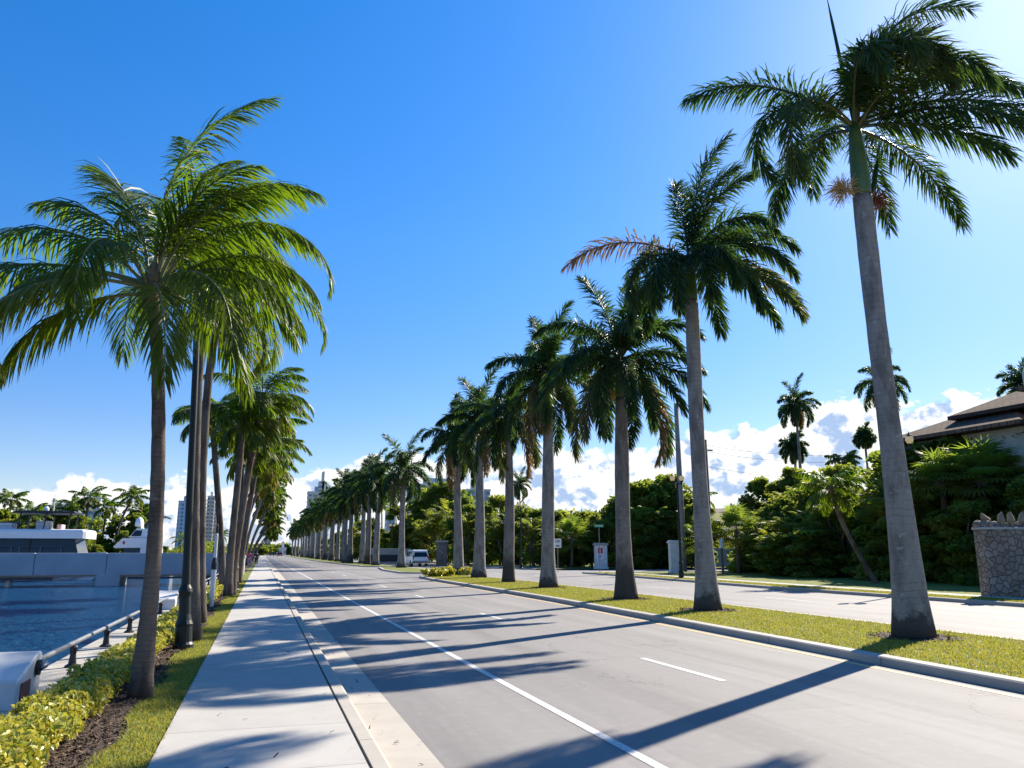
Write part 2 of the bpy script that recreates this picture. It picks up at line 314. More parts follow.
def m_asphalt():
    m, nt = newmat('asphalt'); o = obco(nt)
    sp = NN(nt, 'ShaderNodeSeparateXYZ', {0: o})
    big = noise(nt, scl(nt, o, (0.5, 0.06, 1)), 1.0, 4.0, 0.6)
    streak = noise(nt, scl(nt, o, (2.6, 0.03, 1)), 1.0, 3.0, 0.55)
    fine = noise(nt, o, 90.0, 4.0, 0.75)
    med = noise(nt, o, 6.0, 6.0, 0.7)
    c = mixc(nt, sstep(nt, big, 0.3, 0.7), (0.195, 0.182, 0.171), (0.255, 0.239, 0.223))
    c = mixc(nt, mth(nt, 'MULTIPLY', sstep(nt, streak, 0.45, 0.72), 0.52), c, (0.15, 0.14, 0.132))
    c = mixc(nt, mth(nt, 'MULTIPLY', sstep(nt, med, 0.45, 0.75), 0.34), c, (0.31, 0.295, 0.28))
    c = mixc(nt, mth(nt, 'MULTIPLY', sstep(nt, fine, 0.48, 0.8), 0.55), c, (0.11, 0.103, 0.096))
    # oil-darkened lane centres and paler wheel paths, wavering along the road
    wx = mth(nt, 'ADD', sp.outputs[0], mth(nt, 'MULTIPLY', mth(nt, 'SUBTRACT', noise(nt, scl(nt, o, (0.2, 0.05, 1)), 1.0, 3.0), 0.5), 0.9))
    lane = mth(nt, 'ABSOLUTE', mth(nt, 'SUBTRACT', mth(nt, 'FRACT', mth(nt, 'DIVIDE', mth(nt, 'SUBTRACT', wx, 3.2), 3.05)), 0.5))
    oil = mth(nt, 'MULTIPLY', mth(nt, 'SUBTRACT', 1.0, sstep(nt, lane, 0.0, 0.17)), sstep(nt, noise(nt, scl(nt, o, (1.2, 0.12, 1)), 1.0, 5.0, 0.7), 0.3, 0.7))
    c = mixc(nt, mth(nt, 'MULTIPLY', oil, 0.5), c, (0.125, 0.117, 0.11))
    # squared repair patches with a darker binder
    pt = NN(nt, 'ShaderNodeTexVoronoi', {'Vector': scl(nt, o, (0.33, 0.09, 1)), 'Scale': 1.0, 'Randomness': 0.85}, feature='F1', distance='CHEBYCHEV')
    pm = mth(nt, 'GREATER_THAN', NN(nt, 'ShaderNodeSeparateXYZ', {0: pt.outputs['Color']}).outputs[0], 0.80)
    c = mixc(nt, mth(nt, 'MULTIPLY', pm, 0.16), c, (0.13, 0.122, 0.116))
    # cracks: thin edges of large warped cells, only here and there
    wv = NN(nt, 'ShaderNodeVectorMath', {0: scl(nt, o, (0.35, 0.22, 1)), 1: NN(nt, 'ShaderNodeVectorMath', {0: noise(nt, o, 0.9, 5.0, 0.7, col=True), 3: 0.55}, operation='SCALE').outputs[0]}, operation='ADD').outputs[0]
    vor = NN(nt, 'ShaderNodeTexVoronoi', {'Vector': wv, 'Scale': 1.0}, feature='DISTANCE_TO_EDGE').outputs[0]
    crack = mth(nt, 'SUBTRACT', 1.0, sstep(nt, vor, 0.002, 0.007))
    crack = mth(nt, 'MULTIPLY', crack, sstep(nt, noise(nt, o, 0.22, 2.0), 0.50, 0.60))
    c = mixc(nt, mth(nt, 'MULTIPLY', crack, 0.6), c, (0.07, 0.065, 0.06))
    # oil drips and small dark marks
    drip = sstep(nt, noise(nt, scl(nt, o, (1, 0.45, 1)), 3.3, 3.0, 0.6), 0.70, 0.76)
    c = mixc(nt, mth(nt, 'MULTIPLY', drip, 0.55), c, (0.10, 0.095, 0.09))
    out(nt, bsdf(nt, c, 0.8, bump(nt, fine, 0.35, 0.006), 0.0, 0.35)); return m
M['asphalt'] = m_asphalt()
def m_walk(name, c1, c2, pitch, offs=0.0, dark=0.5, axis=1):
    m, nt = newmat(name); o = obco(nt)
    sp = NN(nt, 'ShaderNodeSeparateXYZ', {0: o})
    y = mth(nt, 'ADD', mth(nt, 'DIVIDE', sp.outputs[axis], pitch), offs)
    fr = mth(nt, 'ABSOLUTE', mth(nt, 'SUBTRACT', mth(nt, 'FRACT', y), 0.5))
    line = mth(nt, 'SUBTRACT', 1.0, sstep(nt, fr, 0.002, 0.0055))
    slab = NN(nt, 'ShaderNodeTexWhiteNoise', {'W': mth(nt, 'FLOOR', mth(nt, 'ADD', y, 0.5))}, noise_dimensions='1D').outputs[0]
    c = mixc(nt, sstep(nt, noise(nt, o, 1.3, 6.0, 0.65), 0.3, 0.7), c1, c2)
    c = mixc(nt, mth(nt, 'MULTIPLY', slab, 0.28), c, tuple(x * 0.78 for x in c2))
    fine = noise(nt, o, 120.0, 3.0, 0.7)
    c = mixc(nt, mth(nt, 'MULTIPLY', sstep(nt, fine, 0.5, 0.8), 0.22), c, tuple(x * 0.55 for x in c2))
    st = sstep(nt, noise(nt, o, 4.5, 6.0, 0.75), 0.56, 0.74)
    c = mixc(nt, mth(nt, 'MULTIPLY', st, 0.25), c, tuple(x * 0.5 for x in c2))
    c = mixc(nt, mth(nt, 'MULTIPLY', line, dark), c, (0.10, 0.09, 0.08))
    out(nt, bsdf(nt, c, 0.85, bump(nt, mth(nt, 'SUBTRACT', mth(nt, 'MULTIPLY', fine, 0.25), line), 0.3, 0.008), 0.0, 0.3)); return m
M['sidewalk'] = m_walk('sidewalk', (0.47, 0.445, 0.40), (0.40, 0.38, 0.345), 1.55, 0.27, 0.75)
M['kerb'] = m_walk('kerb', (0.46, 0.42, 0.36), (0.38, 0.35, 0.30), 3.1, 0.13, 0.6)
M['gutter'] = m_walk('gutter', (0.47, 0.43, 0.365), (0.40, 0.36, 0.305), 3.1, 0.4, 0.45)
M['groove'] = noisy('groove', (0.10, 0.085, 0.06), (0.17, 0.15, 0.115), 5.0, 0.95, 0.3, 50)
def m_paint(name, c, wear=0.55):
    m, nt = newmat(name); o = obco(nt)
    w = sstep(nt, noise(nt, o, 14.0, 6.0, 0.75), wear, wear + 0.16)
    col = mixc(nt, mth(nt, 'MULTIPLY', w, 0.6), c, (0.24, 0.23, 0.22))
    out(nt, bsdf(nt, col, 0.65, None, 0, 0.3)); return m
M['line_white'] = m_paint('line_white', (0.60, 0.59, 0.56), 0.48)
M['line_yellow'] = m_paint('line_yellow', (0.62, 0.42, 0.17), 0.50)
def m_turf():
    m, nt = newmat('turf'); o = obco(nt)
    a = noise(nt, o, 0.8, 5.0, 0.65); b = noise(nt, o, 30.0, 4.0, 0.7)
    c = mixc(nt, sstep(nt, a, 0.32, 0.68), (0.145, 0.175, 0.030), (0.21, 0.22, 0.045))
    c = mixc(nt, mth(nt, 'MULTIPLY', sstep(nt, b, 0.42, 0.7), 0.55), c, (0.055, 0.085, 0.018))
    c = mixc(nt, mth(nt, 'MULTIPLY', sstep(nt, noise(nt, o, 2.4, 4.0, 0.6), 0.55, 0.72), 0.45), c, (0.26, 0.215, 0.09))
    out(nt, bsdf(nt, c, 0.9, bump(nt, b, 0.8, 0.04), 0, 0.2)); return m
M['turf'] = m_turf()
def m_water():
    m, nt = newmat('water'); o = obco(nt)
    h = mth(nt, 'ADD', noise(nt, scl(nt, o, (0.9, 1.6, 1)), 1.5, 5.0, 0.65, 0.5), mth(nt, 'MULTIPLY', noise(nt, scl(nt, o, (1, 1.3, 1)), 3.6, 3.0, 0.6, 0.3), 0.7))
    out(nt, bsdf(nt, (0.006, 0.088, 0.225), 0.09, bump(nt, h, 1.0, 0.8), 0, 0.16, IOR=1.33)); return m
M['water'] = m_water()
def m_tile():
    m, nt = newmat('roof_tile'); o = obco(nt)
    br = NN(nt, 'ShaderNodeTexBrick', {'Vector': o, 'Color1': (0.14, 0.09, 0.06, 1), 'Color2': (0.20, 0.135, 0.095, 1), 'Mortar': (0.06, 0.045, 0.04, 1), 'Scale': 1.3, 'Mortar Size': 0.05, 'Brick Width': 0.6, 'Row Height': 0.42})
    c = mixc(nt, sstep(nt, noise(nt, o, 2.0, 5.0, 0.7), 0.4, 0.7), br.outputs[0], (0.085, 0.064, 0.05))
    out(nt, bsdf(nt, c, 0.95, bump(nt, br.outputs[1], -0.5, 0.03), 0, 0.05)); return m
M['roof_tile'] = m_tile()
M['roof_tan'] = noisy('roof_tan', (0.36, 0.27, 0.20), (0.28, 0.21, 0.155), 4.0, 0.9, 0.4, 30)
def m_stone():
    m, nt = newmat('rubble_stone'); o = obco(nt)
    wv = NN(nt, 'ShaderNodeVectorMath', {0: o, 1: NN(nt, 'ShaderNodeVectorMath', {0: noise(nt, o, 2.5, 3.0, 0.6, col=True), 3: 0.18}, operation='SCALE').outputs[0]}, operation='ADD').outputs[0]
    cell = NN(nt, 'ShaderNodeTexVoronoi', {'Vector': wv, 'Scale': 3.9}, feature='F1').outputs['Color']
    ed = NN(nt, 'ShaderNodeTexVoronoi', {'Vector': wv, 'Scale': 3.9}, feature='DISTANCE_TO_EDGE').outputs[0]
    bw = NN(nt, 'ShaderNodeSeparateXYZ', {0: cell}).outputs[0]
    c = ramp(nt, bw, [(0.0, (0.22, 0.165, 0.125)), (0.4, (0.29, 0.235, 0.185)), (0.7, (0.25, 0.21, 0.18)), (1.0, (0.34, 0.295, 0.245))])
    c = mixc(nt, mth(nt, 'MULTIPLY', sstep(nt, noise(nt, o, 9.0, 6.0, 0.7), 0.4, 0.7), 0.45), c, (0.18, 0.155, 0.13))
    c = mixc(nt, mth(nt, 'SUBTRACT', 1.0, sstep(nt, ed, 0.01, 0.035)), c, (0.12, 0.10, 0.085))
    h = mth(nt, 'ADD', sstep(nt, ed, 0.0, 0.10), mth(nt, 'MULTIPLY', noise(nt, o, 25.0, 4.0), 0.35))
    out(nt, bsdf(nt, c, 0.9, bump(nt, h, 0.9, 0.05), 0, 0.2)); return m
M['rubble'] = m_stone()
def m_mulch():
    m, nt = newmat('mulch_chips'); o = obco(nt)
    w = NN(nt, 'ShaderNodeObjectInfo').outputs['Random']
    a = NN(nt, 'ShaderNodeAttribute', attribute_name='age').outputs['Fac']
    c = ramp(nt, a, [(0.0, (0.035, 0.022, 0.015)), (0.5, (0.085, 0.055, 0.035)), (0.85, (0.17, 0.11, 0.07)), (1.0, (0.36, 0.29, 0.21))])
    out(nt, bsdf(nt, c, 0.9, None, 0, 0.2)); return m
M['mulch'] = m_mulch()

# ------------------------------------------------------------------ ground, road, kerbs, water
KL = [(-15, 9.0), (0, 8.9), (8, 9.22), (13, 9.48), (18, 9.75), (27, 10.1), (40, 10.25), (50, 10.25), (55, 10.6)]      # near median: road-side edge (Y, X)
KR = [(-15, 13.7), (12, 13.8), (20, 14.1), (32, 14.6), (43, 14.8), (50, 14.6), (55, 14.1)]
FK = [(-30, 23.4), (32, 23.5), (55, 25.4), (90, 27.0), (130, 29.0), (420, 30.0), (700, 30.0)]
def itp(tab, y): return float(np.interp(y, [a for a, b in tab], [b for a, b in tab]))

g = Geo(); g.add([(-2.95, -60, -0.06), (4000, -60, -0.06), (4000, 4500, -0.06), (-2.95, 4500, -0.06)], [(0, 1, 2, 3)])
struct('ground', g, M['bg_green'])
g = Geo(); g.add([(-4000, -80, -0.70), (-2.6, -80, -0.70), (-2.6, 4500, -0.70), (-4000, 4500, -0.70)], [(0, 1, 2, 3)])
struct('water', g, M['water'])
g = Geo(); g.add([(1.0, -20, 0.0), (31, -20, 0.0), (31, 700, 0.0), (1.0, 700, 0.0)], [(0, 1, 2, 3)])
struct('road', g, M['asphalt'])
# side street between the two white gate piers
g = Geo(); g.add([(31.0, 62.5, 0.0), (120, 66, 0.0), (120, 74, 0.0), (31.0, 75, 0.0)], [(0, 1, 2, 3)])
struct('side_street', g, M['asphalt'])
# left sidewalk: top and outer edge
g = Geo()
g.box((-0.73, -20, -0.05), (0.885, 420, 0.12)); struct('sidewalk', g, M['sidewalk'])
g = Geo(); g.box((0.887, -20, -0.05), (0.912, 420, 0.10)); struct('sidewalk_joint', g, M['groove'])
# kerb with rounded nose and sloping gutter pan, one profile swept along the road
prof = [(0.914, -0.05), (0.914, 0.118), (1.03, 0.118), (1.055, 0.108), (1.065, 0.085), (1.085, 0.012), (1.57, 0.006), (1.57, -0.05)]
def sweep(name, prof, m, y0, y1, n, fx=lambda y: 0.0):
    g = Geo(); ys = np.linspace(y0, y1, n); k = len(prof)
    V = [(x + fx(y), y, z) for y in ys for x, z in prof]
    f = [(i * k + j, i * k + j + 1, (i + 1) * k + j + 1, (i + 1) * k + j) for i in range(n - 1) for j in range(k - 1)]
    g.add(V, np.array(f)[:, ::-1]); return g
g = sweep('kerb', prof[:6], M['kerb'], -20, 420, 2); struct('kerb', g, M['kerb'])
def gw(y): return float(np.interp(y, [0, 15, 50, 420], [1.54, 1.52, 1.58, 1.6]))
g = Geo(); ys = [-20, 0, 5, 10, 15, 25, 50, 120, 420]
for a, b in zip(ys[:-1], ys[1:]): g.add([(1.085, a, 0.0125), (gw(a), a, 0.0065), (gw(b), b, 0.0065), (1.085, b, 0.0125)], [(0, 1, 2, 3)])
struct('gutter', g, M['gutter'])
# painted markings
rng = np.random.default_rng(3)
g = Geo(); g.add([(3.17, -20, 0.004), (3.275, -20, 0.004), (3.275, 420, 0.004), (3.17, 420, 0.004)], [(0, 1, 2, 3)]); struct('road_line', g, M['line_white'])
g = Geo()
for k in range(-2, 38):
    y = 9.85 + 10.25 * k; g.add([(6.09, y, 0.004), (6.21, y, 0.004), (6.21, y + 2.45, 0.004), (6.09, y + 2.45, 0.004)], [(0, 1, 2, 3)])
for k in range(-2, 38):
    y = 4.0 + 10.25 * k; x = 19.0 + max(0, min(1, (y - 35) / 60)) * 3.0
    g.add([(x - .06, y, 0.004), (x + .06, y, 0.004), (x + .06, y + 2.6, 0.004), (x - .06, y + 2.6, 0.004)], [(0, 1, 2, 3)])
struct('road_marking', g, M['line_white'])
g = Geo(); ys = np.linspace(-15, 50, 40)
for a, b in zip(ys[:-1], ys[1:]): g.add([(itp(KL, a) - .36, a, .004), (itp(KL, a) - .25, a, .004), (itp(KL, b) - .25, b, .004), (itp(KL, b) - .36, b, .004)], [(0, 1, 2, 3)])
struct('yellow_line', g, M['line_yellow'])

def outline_island(left, right, nose0=None, nose1=None, step=2.0, r=True):
    y0, y1 = left[0][0], left[-1][0]
    ys = np.arange(y0, y1 + 1e-6, (y1 - y0) / max(3, round((y1 - y0) / step)))
    L = [(itp(left, y), y) for y in ys]; Rr = [(itp(right, y), y) for y in ys]
    pts = list(Rr)
    if nose1: # rounded far end
        (xa, ya), (xb, yb) = Rr[-1], L[-1]
        for t in np.linspace(0, math.pi, 9)[1:-1]:
            pts.append(((xa + xb) / 2 + (xa - xb) / 2 * math.cos(t), ya + nose1 * math.sin(t)))
    pts += L[::-1]
    if nose0:
        (xa, ya), (xb, yb) = L[0], Rr[0]
        for t in np.linspace(0, math.pi, 9)[1:-1]:
            pts.append(((xa + xb) / 2 + (xa - xb) / 2 * math.cos(t), ya - nose0 * math.sin(t)))
    return np.array(pts)
def inset(P, d):
    n = len(P); T = np.roll(P, -1, 0) - np.roll(P, 1, 0); T /= np.linalg.norm(T, axis=1)[:, None]
    return P + np.stack([-T[:, 1], T[:, 0]], -1) * d
def island(P, z=0.13, kw=0.26, name='median'):
    n = len(P); a, b = P, inset(P, 0.03); c = inset(P, kw); 
    g = Geo(); V = [(x, y, -0.04) for x, y in a] + [(x, y, z - 0.02) for x, y in a] + [(x, y, z) for x, y in b] + [(x, y, z) for x, y in c] + [(x, y, z - .05) for x, y in c]
    f = [(k * n + i, k * n + (i + 1) % n, (k + 1) * n + (i + 1) % n, (k + 1) * n + i) for k in range(4) for i in range(n)]
    g.add(V, f); struct('median_kerb', g, M['kerb'])
    g = Geo(); g.addn([(x, y, z - 0.012) for x, y in inset(P, kw + .002)], [tuple(range(n))]); struct('median_lawn', g, M['turf'])
    return c
ISL = [outline_island(KL, KR, None, 2.2), outline_island([(67, 11.2), (78, 11.3), (90, 12.6)], [(67, 15.6), (80, 15.9), (90, 15.6)], 1.8, 1.5),
       outline_island([(99, 11.9), (130, 10.9), (160, 10.6), (420, 10.6)], [(99, 15.9), (130, 15.9), (160, 15.6), (420, 15.4)], 2.0, 1.0, 6.0)]
for P in ISL: island(P)
# right-hand verge: kerb, strip of grass, sidewalk, grass
def ribbon(name, xa, xb, z, m, ys, za=None):
    g = Geo()
    for a, b in zip(ys[:-1], ys[1:]): g.add([(itp(FK, a) + xa, a, z), (itp(FK, a) + xb, a, z), (itp(FK, b) + xb, b, z), (itp(FK, b) + xa, b, z)], [(0, 1, 2, 3)])
    return struct(name, g, m)
for ya, yb in ((-30, 62), (75.5, 700)):
    ys = sorted({ya, yb} | {y for y, x in FK if ya < y < yb})
    g = Geo()
    for a, b in zip(ys[:-1], ys[1:]):
        A, B = itp(FK, a), itp(FK, b)
        pr = [(0, -.04), (0, .11), (.03, .13), (.2, .13), (.2, .05)]
        V = [(A + x, a, z) for x, z in pr] + [(B + x, b, z) for x, z in pr]
        g.add(V, [(j, j + 5, j + 6, j + 1) for j in range(4)])
    struct('verge_kerb', g, M['kerb'])
    ribbon('verge', 0.202, 1.55, 0.122, M['turf'], ys)
    ribbon('far_sidewalk', 1.55, 2.75, 0.13, M['sidewalk'], ys)
    ribbon('verge_lawn', 2.75, 60.0, 0.12, M['turf'], ys)
# left strip: lawn, mulch bed, seawall cap and face
g = Geo(); g.add([(-1.27, -20, 0.10), (-0.732, -20, 0.10), (-0.732, 420, 0.10), (-1.27, 420, 0.10)], [(0, 1, 2, 3)]); struct('lawn_strip', g, M['turf'])
g = Geo(); ys = np.linspace(-20, 420, 300)
ex = [-1.20 + 0.07 * math.sin(y * 1.7) + 0.05 * math.sin(y * 3.9 + 1) for y in ys]
for a, b, xa, xb in zip(ys[:-1], ys[1:], ex[:-1], ex[1:]): g.add([(-2.1, a, .107), (xa, a, .107), (xb, b, .107), (-2.1, b, .107)], [(0, 1, 2, 3)])
struct('soil_bed', g, M['soil'])
g = Geo(); g.bbox((-2.92, -20, -0.10), (-2.10, 64, 0.10), 0.03); g.box((-2.86, -20, -3), (-2.15, 64, -0.105)); struct('seawall', g, M['cap_stone'])
g = Geo(); g.bbox((-2.92, 73, -0.10), (-2.10, 420, 0.10), 0.03); g.box((-2.86, 73, -3), (-2.15, 420, -0.105)); struct('seawall', g, M['cap_stone'])
# far shore across the water, where trees, houses and towers stand
g = Geo(); g.prism([(-400, 128), (-30, 128), (-22, 140), (-14, 180), (-14, 420), (-400, 420)], -2.0, 0.25); struct('far_shore', g, M['bg_green'])
g = Geo(); g.prism([(-3000, 700), (-2.95, 700), (-2.95, 3000), (-3000, 3000)], -2.0, 0.4); struct('distant_land', g, M['bg_green'])

# ------------------------------------------------------------------ grass blades and mulch chips
def blades(name, pts, h, w, rng, zb, mat='grass', lean=0.5):
    n = len(pts); a = rng.uniform(0, 2 * math.pi, n); d = np.stack([np.cos(a), np.sin(a), np.zeros(n)], -1)
    hh = h * rng.uniform(0.5, 1.15, n); ln = rng.normal(0, lean, (n, 2)) * hh[:, None]
    b = np.column_stack([pts, np.full(n, zb)])
    tip = b + np.column_stack([ln, hh]); mid = b + np.column_stack([ln * 0.3, hh * 0.6])
    ww = (w * rng.uniform(0.6, 1.3, n))[:, None] * d
    V = np.stack([b - ww, b + ww, mid + ww * .7, mid - ww * .7, tip], 1)
    i = np.arange(n)[:, None] * 5
    age = np.clip(np.repeat(rng.beta(1.6, 2.4, n) * 0.9, 5), 0, 1)
    g = Geo(); g.addn(V.reshape(-1, 3), [i + np.array([[0, 1, 2, 3]]), i + np.array([[3, 2, 4]])], age)
    return tag(g.obj(name, M[mat]), kind='stuff', cat='grass')
rng = np.random.default_rng(11)
def in_poly(P, x, y):
    c = np.zeros(len(x), bool); n = len(P)
    for i in range(n):
        (x0, y0), (x1, y1) = P[i], P[i - 1]
        c ^= ((y0 > y) != (y1 > y)) & (x < (x1 - x0) * (y - y0) / ((y1 - y0) or 1e-9) + x0)
    return c
n = 34000; y = 4 + 46 * rng.random(n) ** 1.9; x = rng.uniform(-1.24, -0.715, n)
edge_ = -1.17 + 0.07 * np.sin(y * 1.7) + 0.05 * np.sin(y * 3.9 + 1); k = x > edge_
tag(blades('grass', np.column_stack([x, y])[k], 0.034, 0.0045, rng, 0.10), 'short green grass beside the pale sidewalk')
ROYAL = [(913, 637), (707, 610), (626, 599), (549, 587.5), (509, 582), (479, 577.5), (458, 574.5)]
RB = [onz(px, py, 0.13) for px, py in ROYAL]
pin = inset(ISL[0], 0.28)
n = 150000; y = 5 + 52 * rng.random(n) ** 1.7; x = rng.uniform(8.9, 15, n)
k = in_poly(pin, x, y)
for b in RB: k &= ((x - b[0]) ** 2 + (y - b[1]) ** 2) > (0.78 + 0.16 * np.sin(5 * np.arctan2(y - b[1], x - b[0]))) ** 2
tag(blades('grass', np.column_stack([x, y])[k], 0.05, 0.008, rng, 0.125), 'sunlit mown grass on the near median')
n = 30000; y = 14 + 46 * rng.random(n); x = np.interp(y, [a for a, b in FK], [b for a, b in FK]) + rng.uniform(0.22, 1.53, n)
tag(blades('grass', np.column_stack([x, y]), 0.06, 0.012, rng, 0.12), 'grass strip between far kerb and far sidewalk')
for b in RB:
    g = Geo(); th = np.linspace(0, 2 * math.pi, 28, endpoint=False)
    rr = 0.78 + 0.14 * np.sin(5 * th) + rng.normal(0, 0.03, 28)
    g.addn([(b[0] + r * math.cos(t), b[1] + r * math.sin(t), 0.134) for r, t in zip(rr, th)], [tuple(range(28))]); struct('soil_ring', g, M['soil'])
def chips(name, x, y, z, size, rng):
    n = len(x); c = np.column_stack([x, y, z + rng.uniform(0.002, 0.022, n)])
    d1 = rng.normal(0, 1, (n, 3)) * [1, 1, .35]; d1 /= np.linalg.norm(d1, axis=1)[:, None]
    d2 = np.cross(d1, rng.normal(0, .4, (n, 3)) + [0, 0, 1]); d2 /= np.linalg.norm(d2, axis=1)[:, None]
    s = size * rng.uniform(.4, 1.4, n)[:, None]
    V = np.stack([c - d1 * s - d2 * s * .25, c + d1 * s - d2 * s * .2, c + d1 * s * .9 + d2 * s * .25, c - d1 * s + d2 * s * .25], 1)
    g = Geo(); g.add(V.reshape(-1, 3), np.arange(4 * n).reshape(n, 4), np.repeat(rng.random(n) ** 1.6, 4))
    return tag(g.obj(name, M['mulch']), kind='stuff')
n = 22000; y = 4 + 40 * rng.random(n) ** 1.8; x = rng.uniform(-1.75, -1.08, n); ok = x < (-1.16 + 0.07 * np.sin(y * 1.7) + 0.05 * np.sin(y * 3.9 + 1))
tag(chips('mulch', x[ok], y[ok], .107, .022, rng), 'dark wood mulch between hedge and grass', 'mulch')
xs, ys_ = [], []
for b in RB[:4]:
    a = rng.uniform(0, 6.28, 900); r = 0.85 * np.sqrt(rng.random(900)); xs.append(b[0] + r * np.cos(a)); ys_.append(b[1] + r * np.sin(a))
tag(chips('mulch', np.concatenate(xs), np.concatenate(ys_), .135, .03, rng), 'brown mulch rings round the median palm trunks', 'mulch')

n = 60; rng = np.random.default_rng(15)
tag(chips('leaf_litter', np.concatenate([rng.uniform(-.7, .85, n), rng.uniform(1.1, 1.5, n)]), np.concatenate([5 + 30 * rng.random(n) ** 1.5, 5 + 30 * rng.random(n) ** 1.5]), np.concatenate([np.full(n, .121), np.full(n, .012)]), .022, rng), 'scattered dry leaf bits on sidewalk and gutter', 'leaf litter')
# ------------------------------------------------------------------ palms
WIND = RT * 0.9 + FH * 0.2                       # the breeze combs the leaves to the right
def nrmz(a): return a / (np.linalg.norm(a, axis=-1, keepdims=True) + 1e-12)
def frond(g, gs, base, h, e0, L, droop, rng, nl=70, ll=0.6, lw=0.03, style='coco', age=0.1, sway=0.25, hang=0.6, bare=0.0, r0=0.035, wind=WIND, pw=1.3):
    N = 22; s = np.linspace(0, 1, N)
    e = e0 - droop * s ** pw
    hv = nrmz(h[None] + (wind[None] * sway) * (s[:, None] ** 1.4))
    T = np.cos(e)[:, None] * hv + np.sin(e)[:, None] * np.array([0, 0, 1.0])
    P = base + np.concatenate([[np.zeros(3)], np.cumsum(T[:-1] * (L / (N - 1)), 0)])
    gs.tube(P, r0 * (1 - 0.88 * s), 5, False, 0, age)
    s0 = 0.17 if style == 'coco' else 0.10
    si = np.linspace(s0, 0.995, nl); si = np.clip(si + rng.normal(0, 0.3 / nl, nl), s0, 1.0)
    reps = [(-1, 0), (1, 0)] if style == 'coco' else [(-1, 0), (1, 0), (-1, 1), (1, 1)]
    for sg, rank in reps:
        keep = rng.random(nl) >= bare
        st = si[keep]; m = len(st)
        if m == 0: continue
        p = np.stack([np.interp(st, s, P[:, i]) for i in range(3)], -1)
        t = nrmz(np.stack([np.interp(st, s, T[:, i]) for i in range(3)], -1))
        side = np.cross(t, [0, 0, 1.0]); bad = np.linalg.norm(side, axis=1) < 0.25
        alt = np.cross(h, [0, 0, 1.0]); side[bad] = alt; side = nrmz(side); nr = np.cross(side, t)
        if style == 'coco':
            roll = R(2) + rng.normal(0, R(11), m); fa = np.interp(st, [0, .5, 1], [R(32), R(42), R(66)]) + rng.normal(0, R(4), m)
            pf = np.interp(st, [0.15, 0.3, 0.55, 0.8, 1.0], [0.55, 0.95, 1.0, 0.72, 0.32])
        else:
            roll = (R(38) if rank else R(-12)) + rng.normal(0, R(20), m); fa = np.interp(st, [0, .5, 1], [R(22), R(38), R(62)]) + rng.normal(0, R(7), m)
            pf = np.interp(st, [0.1, 0.25, 0.6, 0.85, 1.0], [0.6, 0.95, 1.0, 0.85, 0.5])
        o = sg * side * np.cos(roll)[:, None] + nr * np.sin(roll)[:, None]
        d = nrmz(o * np.cos(fa)[:, None] + t * np.sin(fa)[:, None] + wind[None] * 0.10 * sway)
        l = ll * pf * rng.uniform(0.82, 1.1, m)
        hg = hang * (1.0 - 0.6 * np.clip((e0 - 1.05) / 0.45, 0, 1)) * rng.uniform(0.6, 1.4, m)[:, None] * np.array([0, 0, -1.0]) + wind[None] * sway * 0.35
        d1 = nrmz(d + hg * 0.35); d2 = nrmz(d + hg * 1.0); d3 = nrmz(d + hg * 1.7)
        p1 = p + d1 * (l * .34)[:, None]; p2 = p1 + d2 * (l * .34)[:, None]; p3 = p2 + d3 * (l * .32)[:, None]
        wv = nrmz(np.cross(d2, np.cross(t, d2)) + nr * rng.normal(0, 0.35, m)[:, None])
        w = (lw * 0.5 * rng.uniform(0.8, 1.15, m) * (0.6 + 0.4 * pf))[:, None] * wv
        V = np.stack([p - w * .45, p + w * .45, p1 + w, p1 - w, p2 + w * .8, p2 - w * .8, p3], 1)
        i = np.arange(m)[:, None] * 7
        ag = np.clip(age + rng.normal(0, 0.05, m) + np.where(rng.random(m) < 0.03, 0.25, 0), 0, 1)
        agv = np.repeat(ag[:, None], 7, 1); agv[:, 4:] += 0.04; agv[:, 6] += 0.1
        g.addn(V.reshape(-1, 3), [np.concatenate([i + np.array([[0, 1, 2, 3]]), i + np.array([[3, 2, 4, 5]])]), i + np.array([[5, 4, 6]])], np.clip(agv, 0, 1).ravel())
def hdir(a): return RT * math.cos(R(a)) + FH * math.sin(R(a))      # 0 = to the right as seen from the path, 90 = away, 180 = left
def spline(pts, n):
    P = np.asarray(pts, float); t = np.linspace(0, 1, len(P)); q = np.linspace(0, 1, n)
    o = []
    for i in range(3):                                                # Catmull-Rom through the points
        y = P[:, i]; m = np.gradient(y, t); k = np.clip(np.searchsorted(t, q) - 1, 0, len(t) - 2); hgt = t[k + 1] - t[k]; u = (q - t[k]) / hgt
        o.append((2*u**3-3*u**2+1)*y[k] + (u**3-2*u**2+u)*hgt*m[k] + (-2*u**3+3*u**2)*y[k+1] + (u**3-u**2)*hgt*m[k+1])
    return np.stack(o, -1)

